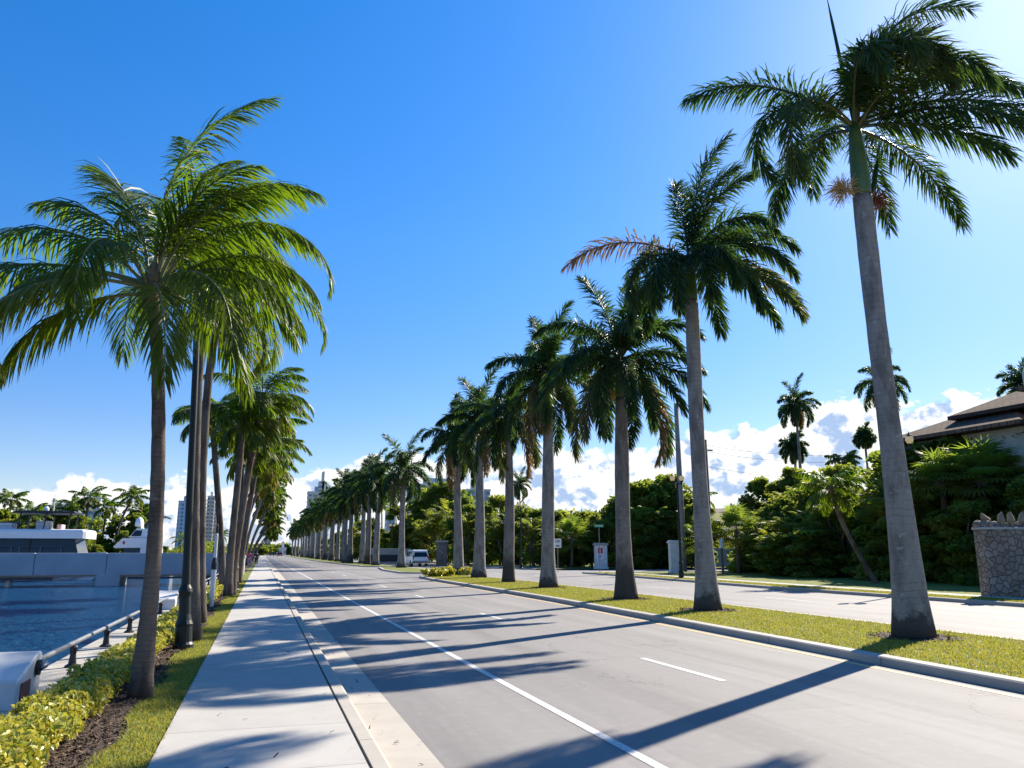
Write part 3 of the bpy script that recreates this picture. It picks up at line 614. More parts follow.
def coconut(name, label, root, path, specs, seed, group=None, L=2.6, nl=85, ll=0.78, lw=0.036, rb=0.165, rt=0.10, fibre=True, cat='palm tree', det=1.0, sway=.5):
    """path: world trunk points from the ground up; specs: (bearing, start elevation, length factor, droop, age)"""
    rng = np.random.default_rng(seed); root = np.asarray(root, float)
    t = thing(name, label, cat, root, 0, group)
    P = spline([np.asarray(p) - root for p in path], 40); hh = np.linspace(0, 1, 40)
    P[0, 2] -= 0.08
    rad = rt + (rb - rt) * np.exp(-hh * 9) * 1.0 + (0.03) * (1 - hh) * .6
    rad = rad * (1 + 0.035 * np.sin(np.arange(40) * 2.4) + rng.normal(0, .012, 40))
    g = Geo(); g.tube(P, rad, 14); g.obj('trunk', M['coco_bark'], t, smooth=True)
    top = P[-1]
    g = Geo(); gs = Geo()
    for (a, e, lf, dr, ag) in specs:
        frond(g, gs, top + hdir(a) * 0.05 + np.array([0, 0, rng.uniform(-.08, .10)]), hdir(a), R(e), L * lf, R(dr), rng, int(nl * (0.75 + .25 * lf) * det), ll, lw / math.sqrt(det), 'coco', ag, sway, 0.95, 0.0, 0.028)
    cr = g.obj('crown', M['coco_leaf'], t)
    gs.obj('stalk', M['stalk'], cr, smooth=True)
    if fibre:
        g = Geo(); g.tube([top + np.array([0, 0, -.30]), top + np.array([0, 0, -.05]), top + np.array([0, 0, .18]), top + np.array([0, 0, .34])], [rt * 1.05, rt * 1.75, rt * 1.5, rt * .5], 10, True, 0, 0, .12, rng)
        g.obj('leaf_base', M['fibre'], t, smooth=True)
    return t
M['stalk'] = leafmat('stalk', (0.16, 0.17, 0.05), (0.26, 0.22, 0.07), (0.28, 0.18, 0.08), (0.1, 0.1, 0.02), 0.08, 0.45, 0.5)

def auto_coco(rng, n=20, droop=(55, 100), top=78):
    sp = []
    for k in range(n):
        f = k / (n - 1); a = k * 137.5 + rng.uniform(-18, 18)
        sp.append((a, top - (top + 20) * f + rng.uniform(-8, 8), (0.75 + 0.3 * math.sin(math.pi * min(1, f * 1.15 + .1))) * rng.uniform(.85, 1.12), rng.uniform(*droop), 0.08 + 0.40 * f ** 2 * rng.uniform(.5, 1.6)))
    return sp

def trunkpath(pix, Y, zb): return [onz(pix[0][0], pix[0][1], zb)] + [atY(px, py, Y) for px, py in pix[1:]]
# the big near coconut palm on the left, frond by frond
b = onz(140, 697, 0.11)
coconut('coconut_palm', 'coconut palm nearest on the left, long fronds spreading over the water', b,
    trunkpath([(140, 697), (149, 610), (156, 520), (158.5, 430), (157, 350), (152, 288)], b[1], 0.11),
    [(178, 47, 1.15, 84, .08), (188, 16, 1.2, 56, .10), (206, 22, 1.0, 150, .40), (224, 2, 1.12, 104, .50), (266, 34, 0.95, 150, .18),
     (165, 82, .95, 60, .12), (176, 66, .9, 70, .10), (30, 97, 1.38, 72, .16), (70, 90, 1.05, 60, .14), (15, 86, 1.02, 104, .20), (350, 72, 1.1, 104, .18), (340, 84, .9, 90, .2), (352, 60, .98, 110, .22), (0, 40, .95, 105, .15), (345, 18, .98, 92, .18),
     (320, 12, 1.0, 110, .28), (298, -6, 1.0, 84, .40), (90, 45, 1.0, 95, .12), (130, 30, .95, 100, .15), (50, 30, .95, 100, .15), (75, 4, .95, 80, .3), (200, -10, .8, 70, .4)],
    5, 'coconut palms along the seawall', 2.5, 104, 0.74, 0.026, 0.13, 0.072, sway=.34)
def coco_at(pix, label, seed, n=20, L=2.7, zb=0.11, dr=(65, 120), top=80, **kw):
    b = onz(pix[0][0], pix[0][1], zb)
    return coconut('coconut_palm', label, b, trunkpath(pix, b[1], zb), auto_coco(np.random.default_rng(seed), n, dr, top), seed, 'coconut palms along the seawall', L, **kw)
coco_at([(194, 640), (194, 560), (195, 470), (199, 370), (209, 250)], 'coconut palm just behind the near dark lamp post, crown mixed with the nearest palm', 21, 22, 3.0, dr=(95, 160), nl=88, ll=.8, lw=.026, rb=.14, rt=.082)
coco_at([(200, 622.5), (201, 540), (203.5, 450), (211, 360), (226, 300)], 'second coconut palm behind the near lamp post, thick trunk at the grass edge', 22, 22, 3.1, dr=(95, 165), nl=86, ll=.84, lw=.028, rb=.15, rt=.088)
coco_at([(223, 592), (221, 540), (216, 470), (212, 420)], 'slender coconut palm leaning towards the water beside the white marker post', 23, 17, 2.2, rb=.16, rt=.12, ll=.75)
coco_at([(231, 595), (236, 550), (247, 480), (262, 400)], 'coconut palm of the leaning clump, tilted hard right over the sidewalk edge', 24, 19, 2.6, rb=.2, rt=.13, ll=.85, lw=.036)
coco_at([(238, 583), (244, 540), (254, 480), (268, 418)], 'coconut palm behind the leaning clump, tilted right with a yellowing crown', 25, 19, 2.5, rb=.2, rt=.13, ll=.9, lw=.042)
coco_at([(228, 596), (231, 550), (238, 480), (243, 425)], 'straighter trunk at the left of the leaning clump by the second lamp post', 26, 15, 2.2, rb=.19, rt=.12, ll=.9, lw=.042)
fars = []
for i, (bx, Y, tx, ty) in enumerate([(-1.25, 44, 257, 446), (-1.3, 52, 262, 462), (-2.0, 79, 262, 478), (-1.9, 88, 271, 474), (-2.1, 97, 266, 492), (-1.9, 108, 272, 498), (-2.0, 120, 268, 508), (-1.9, 134, 272, 516), (-2.0, 150, 270, 523), (-1.9, 170, 272, 529), (-2.0, 195, 271, 534)]):
    b = np.array([bx, Y, .11]); tp = atY(tx, ty, Y)
    coconut('coconut_palm', 'coconut palm before the bridge end block, behind the leaning clump' if i == 0 else 'last coconut palm before the bridge end block, leaning over the grass' if i == 1 else 'coconut palm in the distant part of the row beyond the bridge', b,
        [b, b * .55 + tp * .45 - [.35, 0, 0], tp], auto_coco(np.random.default_rng(60 + i), 20, (65, 120)), 60 + i, 'coconut palms along the seawall', 2.9, 46, 1.0, 0.06 + .0004 * Y, .2, .14, False)

def royal(name, label, root, height, specs, seed, group=None, dark=False, lean=(0, 0), L=3.3, nl=46, ll=0.62, lw=0.036, rb=0.40, rm=0.27, shaft=1.35, spear=1.3, extras=True, loc=None, cat='palm tree'):
    rng = np.random.default_rng(seed); root = np.asarray(root, float)
    t = thing(name, label, cat, root if loc is None else loc, 0, group)
    hs = np.linspace(0, 1, 36); lx, ly = lean
    P = np.stack([lx * hs ** 1.3 + 0.03 * np.sin(hs * 5 + seed), ly * hs ** 1.3, hs * height], -1); P[0, 2] = -0.05
    rad = rm * (1 - .32 * hs) + (rb - rm) * np.exp(-hs * height / 0.75) + 0.018 * np.sin(hs * 7 + seed)
    g = Geo(); g.tube(P, rad * (1 + rng.normal(0, .008, 36)), 20); g.obj('trunk', M['royal_bark_dark' if dark else 'royal_bark'], t, smooth=True)
    top = P[-1]; rt_ = rad[-1]
    ax = nrmz(np.array([lx * 1.3, ly * 1.3, height]))
    g = Geo(); pr = [(0, .90), (.06, .97), (.25, .98), (.6, .84), (.85, .70), (1.0, .58)]
    g.tube([top + ax * shaft * q for q, r in pr], [rt_ * r for q, r in pr], 14); g.obj('crownshaft', M['crownshaft'], t, smooth=True)
    ct = top + ax * shaft
    g = Geo(); gs = Geo()
    for sp in specs:
        a, e, lf, dr, ag = sp[:5]; bare = sp[5] if len(sp) > 5 else 0.0
        frond(g, gs, ct + hdir(a) * 0.08 + np.array([0, 0, rng.uniform(-.12, .05)]), hdir(a), R(e), L * lf, R(dr), rng, nl, ll, lw, 'royal', ag, 0.42, 0.62, bare, 0.045)
    cr = g.obj('crown', M['royal_leaf'], t); gs.obj('stalk', M['stalk_green'], cr, smooth=True)
    if spear:
        g = Geo(); d = nrmz(np.array([0, 0, 1.0]) - RT * 0.10)
        g.tube([ct, ct + d * spear * .4, ct + d * spear * .8, ct + d * spear], [.035, .045, .03, .004], 6, True, 0, .05); g.obj('spear_leaf', M['royal_leaf'], t, smooth=True)
    if extras:
        for kind, a0, mname, dn, r0_, n_ in (('flower_cluster', 182, 'flower', .14, .50, 240), ('fruit_cluster', 350, 'fruit', -.16, .22, 120)):
            g = Geo(); c0 = top + hdir(a0) * rt_ * .8 + np.array([0, 0, .04]); c1 = c0 + hdir(a0) * r0_ * .7 + np.array([0, 0, dn * 1.2])
            g.tube([c0, (c0 + c1) / 2 + [0, 0, .03], c1], [.035, .028, .02], 6)
            for k in range(n_):
                d = nrmz(rng.normal(0, 1, 3) + hdir(a0) * .35 + [0, 0, dn]); l = rng.uniform(.18, .46); q = (c0 + c1) / 2 * rng.uniform(0, .5) + c1 * 1 - (c0 + c1) / 2 * 0
                q = c1 * rng.uniform(.55, 1) + c0 * 0; q = c0 + (c1 - c0) * rng.uniform(.45, 1.0)
                g.tube([q, q + d * l * .55, q + d * l + [0, 0, -.05]], [.008, .007, .003], 4, False)
            g.obj(kind, M[mname], t)
        g = Geo(); c0 = top + hdir(20) * rt_
        g.tube([c0, c0 + hdir(0) * .14 + [0, 0, .35], c0 + hdir(0) * .22 + [0, 0, .75], c0 + hdir(0) * .27 + [0, 0, .95]], [.02, .055, .05, .004], 6); g.obj('spathe', M['royal_leaf'], t, smooth=True)
    return t
M['stalk_green'] = leafmat('stalk_green', (0.07, 0.10, 0.03), (0.14, 0.14, 0.05), (0.28, 0.17, 0.08), (0.1, 0.1, 0.02), 0.08, 0.45, 0.5)
def auto_royal(rng, n=15):
    sp = [(rng.uniform(-30, 40), rng.uniform(84, 92), rng.uniform(1.0, 1.2), rng.uniform(30, 55), .06), (rng.uniform(60, 200), rng.uniform(76, 88), rng.uniform(.85, 1.05), rng.uniform(30, 50), .07)]
    for k in range(n):
        f = k / (n - 1); a = k * 137.5 + rng.uniform(-24, 24)
        sp.append((a, 86 - 142 * f ** .8 + rng.uniform(-10, 10), rng.uniform(.80, 1.1) * (.86 + .14 * f), 78 - 34 * f + 45 * rng.random(), 0.05 + 0.42 * f ** 3 * rng.uniform(.1, 2.4)))
    return sp
def hgt(px, py, ytop):
    b = onz(px, py, 0.13); dx = RT @ (b - EYE); return b, (atY(0, 0, 1), 0)[1]
def ztop(px, ytop, b):                          # height above b where the sight line at ytop passes the vertical over b
    best = None
    lo, hi = 0.0, 60.0
    for _ in range(50):
        m = (lo + hi) / 2; v = b + np.array([0, 0, m]) - EYE; yy = 384 - FOC * (v @ UP) / (v @ FW)
        if yy > ytop: lo = m
        else: hi = m
    return lo
GR = 'royal palms on the near median'
royal('royal_palm', 'tallest royal palm, nearest on the median, with tan flower spray under its crown', RB[0], ztop(0, 196, RB[0]),
    [(178, 42, .90, 70, .05), (186, 36, .86, 178, .12), (212, 24, .92, 172, .36), (12, 80, 1.26, 84, .14), (2, 46, 1.08, 84, .08), (352, 20, 1.08, 66, .10), (330, -8, .72, 44, .08), (275, 80, .72, 180, .46),
     (335, 8, .95, 64, .08), (90, 40, .95, 90, .06), (120, 22, .75, 110, .08), (60, 20, 1.0, 85, .1), (30, 4, .95, 66, .1), (295, 86, .78, 185, .52), (325, 84, .72, 185, .5), (300, 46, .8, 130, .34), (8, 52, 1.05, 80, .2), (250, 50, .75, 140, .2)],
    1, GR, L=4.3, nl=100, ll=.76, lw=.036, shaft=1.75, spear=3.3, lean=(-.06, .05))
royal('royal_palm', 'second royal palm from the right, a bare brown frond arching left from its crown', RB[1], ztop(0, 300, RB[1]),
    [(4, 90, 1.3, 44, .08), (20, 84, 1.15, 56, .2), (350, 78, 1.0, 62, .30), (100, 86, 1.0, 40, .08), (180, 26, 1.12, 72, .85, .45), (5, 48, 1.1, 96, .06), (350, 30, 1.0, 105, .30), (0, 4, 1.12, 74, .62), (338, -8, 1.08, 64, .45), (20, -6, 1.05, 62, .1),
     (285, 10, .85, 110, .12), (268, -10, .8, 80, .2), (200, 8, .9, 120, .28), (222, 0, .85, 110, .12), (240, -20, .8, 70, .3), (90, 30, .95, 110, .06), (120, 8, .9, 100, .06), (60, 4, .95, 95, .12), (165, -14, .8, 80, .10), (310, -14, .9, 75, .12), (30, 55, 1, 100, .08), (315, 55, .9, 120, .1)],
    2, GR, L=3.6, nl=92, ll=.76, lw=.044, extras=False, spear=0.5)
royal('royal_palm', 'short royal palm with blackened trunk base between two taller pale ones', RB[2], ztop(0, 398, RB[2]) , auto_royal(np.random.default_rng(33), 27), 3, GR, True, L=4.1, nl=88, ll=.72, lw=.048, rb=.46, rm=.31, extras=True, spear=.9, shaft=1.6)
royal('royal_palm', 'pale trunked royal palm just right of the small white road sign', RB[3], ztop(0, 402, RB[3]), auto_royal(np.random.default_rng(34), 25), 4, GR, False, L=3.7, nl=74, ll=.74, lw=.055, rb=.5, rm=.33, extras=False)
royal('royal_palm', 'dark trunked royal palm with black lower bark, left of the white road sign', RB[4], ztop(0, 440, RB[4]), auto_royal(np.random.default_rng(35), 23), 5, GR, True, L=3.7, nl=66, ll=.74, lw=.062, rb=.42, rm=.31, extras=False, spear=2.4)
royal('royal_palm', 'pale royal palm with broad flared foot right of the shrubs at the median end', RB[5], ztop(0, 440, RB[5]), auto_royal(np.random.default_rng(36), 24), 6, GR, False, L=3.8, nl=66, ll=.76, lw=.062, rb=.56, rm=.36, extras=False)
royal('royal_palm', 'royal palm standing in the shrubs at the rounded end of the near median', RB[6], ztop(0, 456, RB[6]), auto_royal(np.random.default_rng(37), 22), 7, GR, False, L=4.0, nl=62, ll=.8, lw=.068, rb=.48, rm=.36, extras=False, lean=(-.2, 0))
b = onz(401, 567.5, 0.13)
royal('royal_palm', 'lone royal palm on the small traffic island just left of the white SUV', b, ztop(0, 486, b), auto_royal(np.random.default_rng(38), 18), 8, 'royal palms on the islands', False, L=4.5, nl=52, ll=.95, lw=.085, rb=.6, rm=.38, shaft=1.8)
# far median row: three built, the others copied
protos = []
fy = [104, 112, 120, 128, 136, 145, 153, 162, 171, 180, 190, 200, 211, 223, 236, 250, 266, 284, 304, 328, 355, 385]
rr = random.Random(4)
for i, Y in enumerate(fy):
    X = 13.6 + rr.uniform(-.35, .35) + (0.8 if Y < 125 else 0); lab = 'royal palm in the long receding row on the far median'
    if i == 0: lab = 'first royal palm of the far median row, nearest to the traffic island'
    if i < 4:
        protos.append(royal('royal_palm', lab, (X, Y, .13), 9.2 + .5 * (i % 3), auto_royal(np.random.default_rng(80 + i), 20), 80 + i, 'royal palms in the far median row', i % 2 == 1, L=4.5, nl=44, ll=1.05, lw=.11, rb=.58, rm=.42, shaft=1.7, spear=0.8, extras=False))
    else:
        copy_tree(protos[i % 4], (X, Y, .13), rr.uniform(0, 6.28), rr.uniform(.92, 1.06), lab)

# ------------------------------------------------------------------ left edge: hedge, seawall rail and piers, lamp posts, marker post
def leafcloud(g, C, n, spread, size, rng, age0=0.3, age1=0.25, up=0.3, long_=1.5, hull=0.0):
    d = rng.normal(0, 1, (n, 3)); d = nrmz(d) * (rng.random(n) ** (0.42))[:, None]
    P = C + d * spread
    a = nrmz(rng.normal(0, 1, (n, 3)) + np.array([0, 0, up])); b = nrmz(np.cross(a, rng.normal(0, 1, (n, 3)) + [0, 0, .01]))
    s = size * rng.uniform(.6, 1.25, n)[:, None]
    c = np.cross(a, b)
    V = np.stack([P - b * s * .5 * long_, P + c * s * .42 + a * s * .08, P + b * s * .5 * long_, P - c * s * .42 + a * s * .08], 1)
    g.add(V.reshape(-1, 3), np.arange(4 * n).reshape(n, 4), np.repeat(np.clip(rng.normal(age0, age1, n), 0, 1), 4))
def hedge(label, y0, y1, dens, size, seed, x0=-2.06, x1=-1.42, hh=0.225):
    rng = np.random.default_rng(seed); g = Geo(); y = y0
    while y < y1:
        fall = max(1.0, y / 9.0)
        for k in range(5):
            cx = rng.uniform(x0 + .1, x1 - .1); h = rng.uniform(.10, hh) ; e = .14
            leafcloud(g, np.array([cx, y + rng.uniform(-.15, .15), .12 + h * .9]), int(dens / fall), np.array([.13, .17, .10]) * rng.uniform(.8, 1.3), size * min(1.8, fall ** .5), rng, .40 + .16 * (h / hh), .24, .6)
        y += .155
    t = tag(thing('hedge', label, 'hedge', (0, 0, 0)), group=None)
    g.obj('foliage', M['hedge_leaf'], t)
    g = Geo(); y = y0
    while y < y1:
        x = rng.uniform(x0 + .2, x1 - .2); g.tube([(x, y, .09), (x + rng.normal(0, .05), y, .2), (x + rng.normal(0, .1), y + rng.normal(0, .1), .30)], [.008, .006, .003], 5); y += .12
    g.obj('stem', M['wood'], t); return t
hedge('low yellow green hedge along the seawall beside the near railing', 5.2, 24.0, 210, .043, 41)
hedge('yellow green hedge farther along, behind the white marker post', 26.0, 44.0, 150, .055, 42)

def pier(y0, y1, xf, label, plaque=True):
    t = thing('seawall_pier', label, 'concrete pier', (xf, y0, .10), 0, 'concrete piers of the seawall railing')
    d = y1 - y0; x0 = -.92; pr = [(0, 0), (0, .27), (.03, .30), (d - .16, .50), (d - .04, .50), (d, .46), (d, 0)]; m = len(pr)
    g = Geo(); V = [(x0, y, z) for y, z in pr] + [(-.02, y, z) for y, z in pr] + [(0, min(max(y, .02), d - .02), max(0, z - .02) if z else 0) for y, z in pr]
    f = [(i, (i + 1) % m, m + (i + 1) % m, m + i)[::-1] for i in range(m)] + [(m + i, m + (i + 1) % m, 2 * m + (i + 1) % m, 2 * m + i)[::-1] for i in range(m)]
    g.addn(V, [f, [tuple(range(m))[::-1]], [tuple(range(2 * m, 3 * m))]]); g.obj('body', M['white_paint'], t)
    if plaque:
        g = Geo(); g.box((.001, .10, .03), (.012, .46, .25)); g.obj('plaque', M['plaque'], t)
    g = Geo(); g.tube([(-.02, d - .22, .34), (.04, d - .22, .34)], [.085, .085], 16); g.obj('flange', M['dark_metal'], t)
    return t
pier(9.85, 10.75, -2.37, 'white concrete seawall pier nearest at lower left, reddish plaque on its side')
pier(25.2, 26.2, -2.30, 'white concrete seawall pier beyond the near palm, at the far end of the railing', False)
def railing(y0, y1, posts, label, x=-2.46, elbow=False):
    t = thing('railing', label, 'railing', (x, y0, .10), 0, None)
    g = Geo(); g.tube([(.20, -.20, .34), (.20, -.02, .34), (.16, .16, .34), (.06, .36, .34), (0, .6, .34), (0, y1 - y0, .34)] if elbow else [(0, 0, .34), (0, y1 - y0, .34)], .034, 12); g.obj('pipe', M['steel'], t, smooth=True)
    for yy in posts:
        p = Geo(); c = (0, yy - y0, 0)
        lathe(p, [(.10, 0), (.10, .02), (.055, .05), (.04, .18), (.055, .275), (.04, .30)], 10, c); p.obj('post', M['dark_metal'], t)
    return t
railing(10.72, 25.2, [13.2, 15.8, 18.4, 21.0, 23.6], 'grey pipe railing on dark posts along the seawall, right of the near pier', -2.52, True)
railing(1.0, 9.74, [2.0, 4.6, 7.2], 'short pipe railing entering the near pier from the lower left', -2.62)
railing(26.21, 64.0, [28 + 3 * k for k in range(12)], 'pipe railing continuing along the seawall towards the bridge')

def lamp_post(label, loc, height, arms, rz=0.0, group='dark globe street lamps', big=1.0):
    t = thing('street_lamp', label, 'street lamp', loc, rz, group)
    g = Geo(); b = big
    lathe(g, [(.21 * b, 0), (.21 * b, .06), (.175 * b, .10), (.165 * b, .36), (.18 * b, .40), (.15 * b, .46), (.125 * b, .56), (.115 * b, .86), (.13 * b, .90), (.145 * b, .945), (.13 * b, 1.0), (.095 * b, 1.06), (.082 * b, 1.5), (.066 * b, height - .9), (.055 * b, height - .72)], 16)
    g.obj('post', M['lamp_green'], t, smooth=False)
    sides = [(.30, 0), (-.30, 0)] if arms == 2 else ([(.30, 0)] if arms == 1 else [(0, 0)])
    if arms:
        g = Geo(); hw = .30
        g.box((-hw - .02 if arms == 2 else -.03, -.03, height - .80), (hw + .02, .03, height - .73))
        lathe(g, [(.055, height - .74), (.065, height - .68), (.02, height - .5), (.012, height - .36), (.03, height - .32), (.003, height - .26)], 10); g.obj('crossarm', M['lamp_green'], t)
    for (x, y) in sides:
        z0 = height - .73
        g = Geo(); lathe(g, [(.045, z0), (.05, z0 + .06), (.10, z0 + .12), (.115, z0 + .16)], 12, (x, y, 0)); h = g.obj('lamp_holder', M['lamp_green'], t)
        g = Geo(); lathe(g, [(.10, z0 + .162), (.155, z0 + .25), (.175, z0 + .36), (.155, z0 + .46), (.10, z0 + .50)], 16, (x, y, 0)); gl = g.obj('globe', M['globe'], t, smooth=True)
        g = Geo(); lathe(g, [(.12, z0 + .502), (.10, z0 + .55), (.05, z0 + .60), (.018, z0 + .66), (.003, z0 + .74)], 12, (x, y, 0)); g.obj('finial', M['lamp_green'], gl)
    return t
b = onz(183, 648, .107); lamp_post('dark green lamp post nearest on the left, its head hidden among palm fronds', b, 6.9, 0, 0, big=.82).rotation_euler = (0, R(-2.3), 0)
b = onz(234, 591, .107); lamp_post('dark lamp post with a cream globe among the leaning coconut palms', b, 6.0, 0)
b = onz(681.5, 578.5, .122); lamp_post('black lamp post with two cream globes before the plain white gate pier', b, 6.7, 2, -YAW)
b = onz(919, 590, .122); lamp_post('lamp post partly hidden by the tallest royal palm, cream globe out to its right', b, 7.0, 2, -YAW)
b = onz(521, 568.5, .122); lamp_post('far double globe lamp post behind the dark trunked median palm', b, 6.9, 2, -YAW)
b = onz(421, 563.3, .122); lamp_post('distant double globe lamp post above the white SUV', b, 6.2, 2, -YAW)
b = onz(391, 563, .122); lamp_post('distant lamp post left of the island palm', b, 6.2, 2, -YAW)
# white marker post with dark band
b = onz(211, 606.5, .107)
t = thing('marker_post', 'slim white post with a black band between lamp post and slender palm', 'post', b)
g = Geo(); lathe(g, [(.075, 0), (.075, 1.10)], 10); g.obj('lower_post', M['white_paint'], t)
g = Geo(); lathe(g, [(.085, 1.102), (.085, 1.30), (.045, 1.46)], 10); g.obj('band', M['black_cloth'], t)
g = Geo(); lathe(g, [(.05, 1.462), (.05, 2.15), (.03, 2.2)], 10); g.obj('upper_post', M['white_paint'], t)
g = Geo(); lathe(g, [(.04, 2.202), (.04, 2.42), (.01, 2.5)], 8); g.obj('cap', M['dark_metal'], t)

# ------------------------------------------------------------------ bridge over the inlet
t = thing('bridge', 'low white concrete bridge with panelled parapet across the inlet', 'bridge', (-2.0, 65.0, 0))
g = Geo(); xs = [-44, -35, -26.3, -19.6, -13.6, -8.9, -3.2, 0.75]
for a, b_ in zip(xs[:-1], xs[1:]): g.bbox((a + 2.0 - 2.0 + .02, 0, .12), (b_ - .02, .32, 1.69), .03)
g.obj('parapet', M['bridge_white'], t)
g = Geo(); g.box((-44, .33, -.02), (.7, 3.2, .118)); g.obj('deck', M['concrete'], t)
g = Geo(); g.bbox((-44, 3.2, .12), (.7, 3.5, 1.2), .03); g.obj('far_parapet', M['bridge_white'], t)
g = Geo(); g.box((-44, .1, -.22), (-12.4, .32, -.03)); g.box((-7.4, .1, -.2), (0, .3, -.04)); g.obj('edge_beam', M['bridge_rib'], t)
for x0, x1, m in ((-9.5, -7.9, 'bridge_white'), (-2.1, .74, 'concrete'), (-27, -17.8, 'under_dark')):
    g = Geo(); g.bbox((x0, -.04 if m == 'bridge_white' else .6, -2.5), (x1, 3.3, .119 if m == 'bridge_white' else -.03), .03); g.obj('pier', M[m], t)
for x in (-16.3, -15.3):
    g = Geo(); lathe(g, [(.22, -2.5), (.22, -.021)], 10, (x, .9, 0)); g.obj('pile', M['white_paint'], t)
b = onz(245, 571, .12)
t = thing('bridge_end_block', 'pale concrete end block of the bridge parapet beside the sidewalk', 'concrete block', (-1.62, 63.2, .10))
g = Geo(); g.bbox((-.42, -.5, 0), (.42, 1.6, 1.25), .05); g.obj('body', M['concrete'], t)
g = Geo(); g.bbox((-.47, -.55, 1.25), (.47, 1.65, 1.40), .03); g.obj('cap', M['concrete'], t)

# ------------------------------------------------------------------ boats
def hull(g, L, Bm, H, zb=-.5, mi=0, sheer=.5):      # bow towards +x, stern at 0
    ns = 14; V = []
    for i in range(ns):
        s = i / (ns - 1); w = Bm / 2 * (1 if s < .55 else max(0.02, 1 - ((s - .55) / .45) ** 1.9)); z = H + sheer * s ** 2
        fl = 0.25 + .75 * (1 - s)
        x = L * s; xb = L * s * .93
        V += [(xb, 0, zb), (xb, w * .75 * fl, zb + .25), (x * .97 + xb * .03, w * .95, (H) * .45), (x, w, z), (x, -w, z), (x * .97 + xb * .03, -w * .95, H * .45), (xb, -w * .75 * fl, zb + .25)]
    f = [(i * 7 + j, i * 7 + (j + 1) % 7, (i + 1) * 7 + (j + 1) % 7, (i + 1) * 7 + j) for i in range(ns - 1) for j in range(7)]
    g.addn(V, [np.array(f)[:, ::-1], [tuple(range(7))], [tuple((ns - 1) * 7 + j for j in range(7))[::-1]]], 0, mi)
def rails(g, pts, h, r=.02, every=1):
    P = np.asarray(pts, float); g.tube(P + [0, 0, h], r, 6); g.tube(P + [0, 0, h * .5], r * .7, 5)
    for p in P[::every]: g.tube([p, p + [0, 0, h]], r, 5)
YX = atY(118, 560, 80)[0]
t = thing('motor_yacht', 'long white motor yacht with black window band and open flybridge behind the bridge', 'yacht', (YX - 23, 80.0, -.70))
g = Geo(); hull(g, 22, 5.2, 1.95); g.obj('hull', M['white_gloss'], t, smooth=False)
def cabin(g, x0, x1, w, z0, z1, f0, f1, mi=0):
    g.addn([(x0, -w, z0), (x1, -w, z0), (x1, w, z0), (x0, w, z0), (x0 + f0, -w * .93, z1), (x1 - f1, -w * .93, z1), (x1 - f1, w * .93, z1), (x0 + f0, w * .93, z1)], [[(3, 2, 1, 0), (4, 5, 6, 7), (0, 1, 5, 4), (1, 2, 6, 5), (2, 3, 7, 6), (3, 0, 4, 7)]], 0, mi)
g = Geo(); cabin(g, 2.0, 20.2, 2.2, 2.0, 3.62, .1, .5); g.obj('window_band', M['dark_glass'], t)
g = Geo()
for x in (6, 9.4, 12.8, 16.2): g.box((x, -2.225, 2.05), (x + .12, -2.06, 3.6))
g.obj('window_frame', M['dark_metal'], t)
g = Geo(); g.bbox((1.2, -2.5, 3.62), (20.6, 2.5, 4.42), .22); g.obj('upper_deck', M['white_gloss'], t)
g = Geo(); g.box((1.5, -2.3, 1.99), (20.2, -2.26, 2.25)); g.obj('side_trim', M['white_gloss'], t)
g = Geo(); rails(g, [(x, -2.45, 2.0) for x in (2, 4.5, 7, 9)], .85); rails(g, [(x, -2.45, 2.0) for x in (10.2, 12.6, 15)], .9); rails(g, [(x, -2.45, 2.0) for x in (15.6, 17.2, 18.8)], .9); g.obj('deck_rail', M['steel'], t)
g = Geo(); rails(g, [(x, -2.2, 4.42) for x in (3, 5, 7, 9, 11, 13, 15, 17.2)], .55, .018); g.obj('flybridge_rail', M['steel'], t)
g = Geo(); g.bbox((14.6, -1.7, 5.8), (19.4, 1.7, 6.02), .08); ht = g.obj('hardtop', M['dark_metal'], t)
for x in (15.0, 17.0, 18.9):
    for y in (-1.5, 1.5): g = Geo(); g.tube([(x, y, 4.42), (x + .15, y, 5.81)], .07, 6); g.obj('hardtop_post', M['dark_metal'], t)
g = Geo(); g.tube([(17.3, 0, 6.02), (17.3, 0, 7.6)], [.05, .02], 6); lathe(g, [(.05, 6.0), (.24, 6.12), (.26, 6.3), (.14, 6.48), (.02, 6.5)], 12, (16.7, 0, 0)); g.obj('radar', M['white_gloss'], ht)
g = Geo(); g.bbox((13.4, -1.2, 4.42), (14.5, .3, 4.95), .06); g.obj('deck_seat', M['white_paint'], t)
g = Geo(); g.bbox((16.2, -.7, 4.42), (17.2, .9, 5.2), .06); g.obj('helm_console', M['white_paint'], t)
g = Geo(); g.bbox((17.9, -.9, 4.42), (18.3, .5, 4.9), .06); g.obj('cushion', M['pale_pink'], t)

YX = atY(113, 553, 86)[0]
t = thing('motor_cruiser', 'smaller white cruiser with raked windscreen and radar dome near the first palm trunk', 'boat', (YX + .2, 86.0, -.70)); t.scale = (.66, 1, 1)
g = Geo(); hull(g, 10, 3.4, 1.7); ho = g.obj('hull', M['white_gloss'], t); ho.scale = (-1, 1, 1); ho.location = (8.0, 0, 0)
g = Geo(); g.addn([(0, -1.5, 2.98), (1.1, -1.45, 3.78), (5.4, -1.45, 3.85), (5.6, -1.5, 2.9), (0.2, -1.5, 2.85), (0, 1.5, 2.98), (1.1, 1.45, 3.78), (5.4, 1.45, 3.85), (5.6, 1.5, 2.9), (0.2, 1.5, 2.85)],
    [[(0, 4, 3, 2, 1), (5, 6, 7, 8, 9)], [(0, 1, 6, 5), (1, 2, 7, 6), (2, 3, 8, 7), (3, 4, 9, 8), (4, 0, 5, 9)]]); g.obj('upper_deck', M['white_gloss'], t)
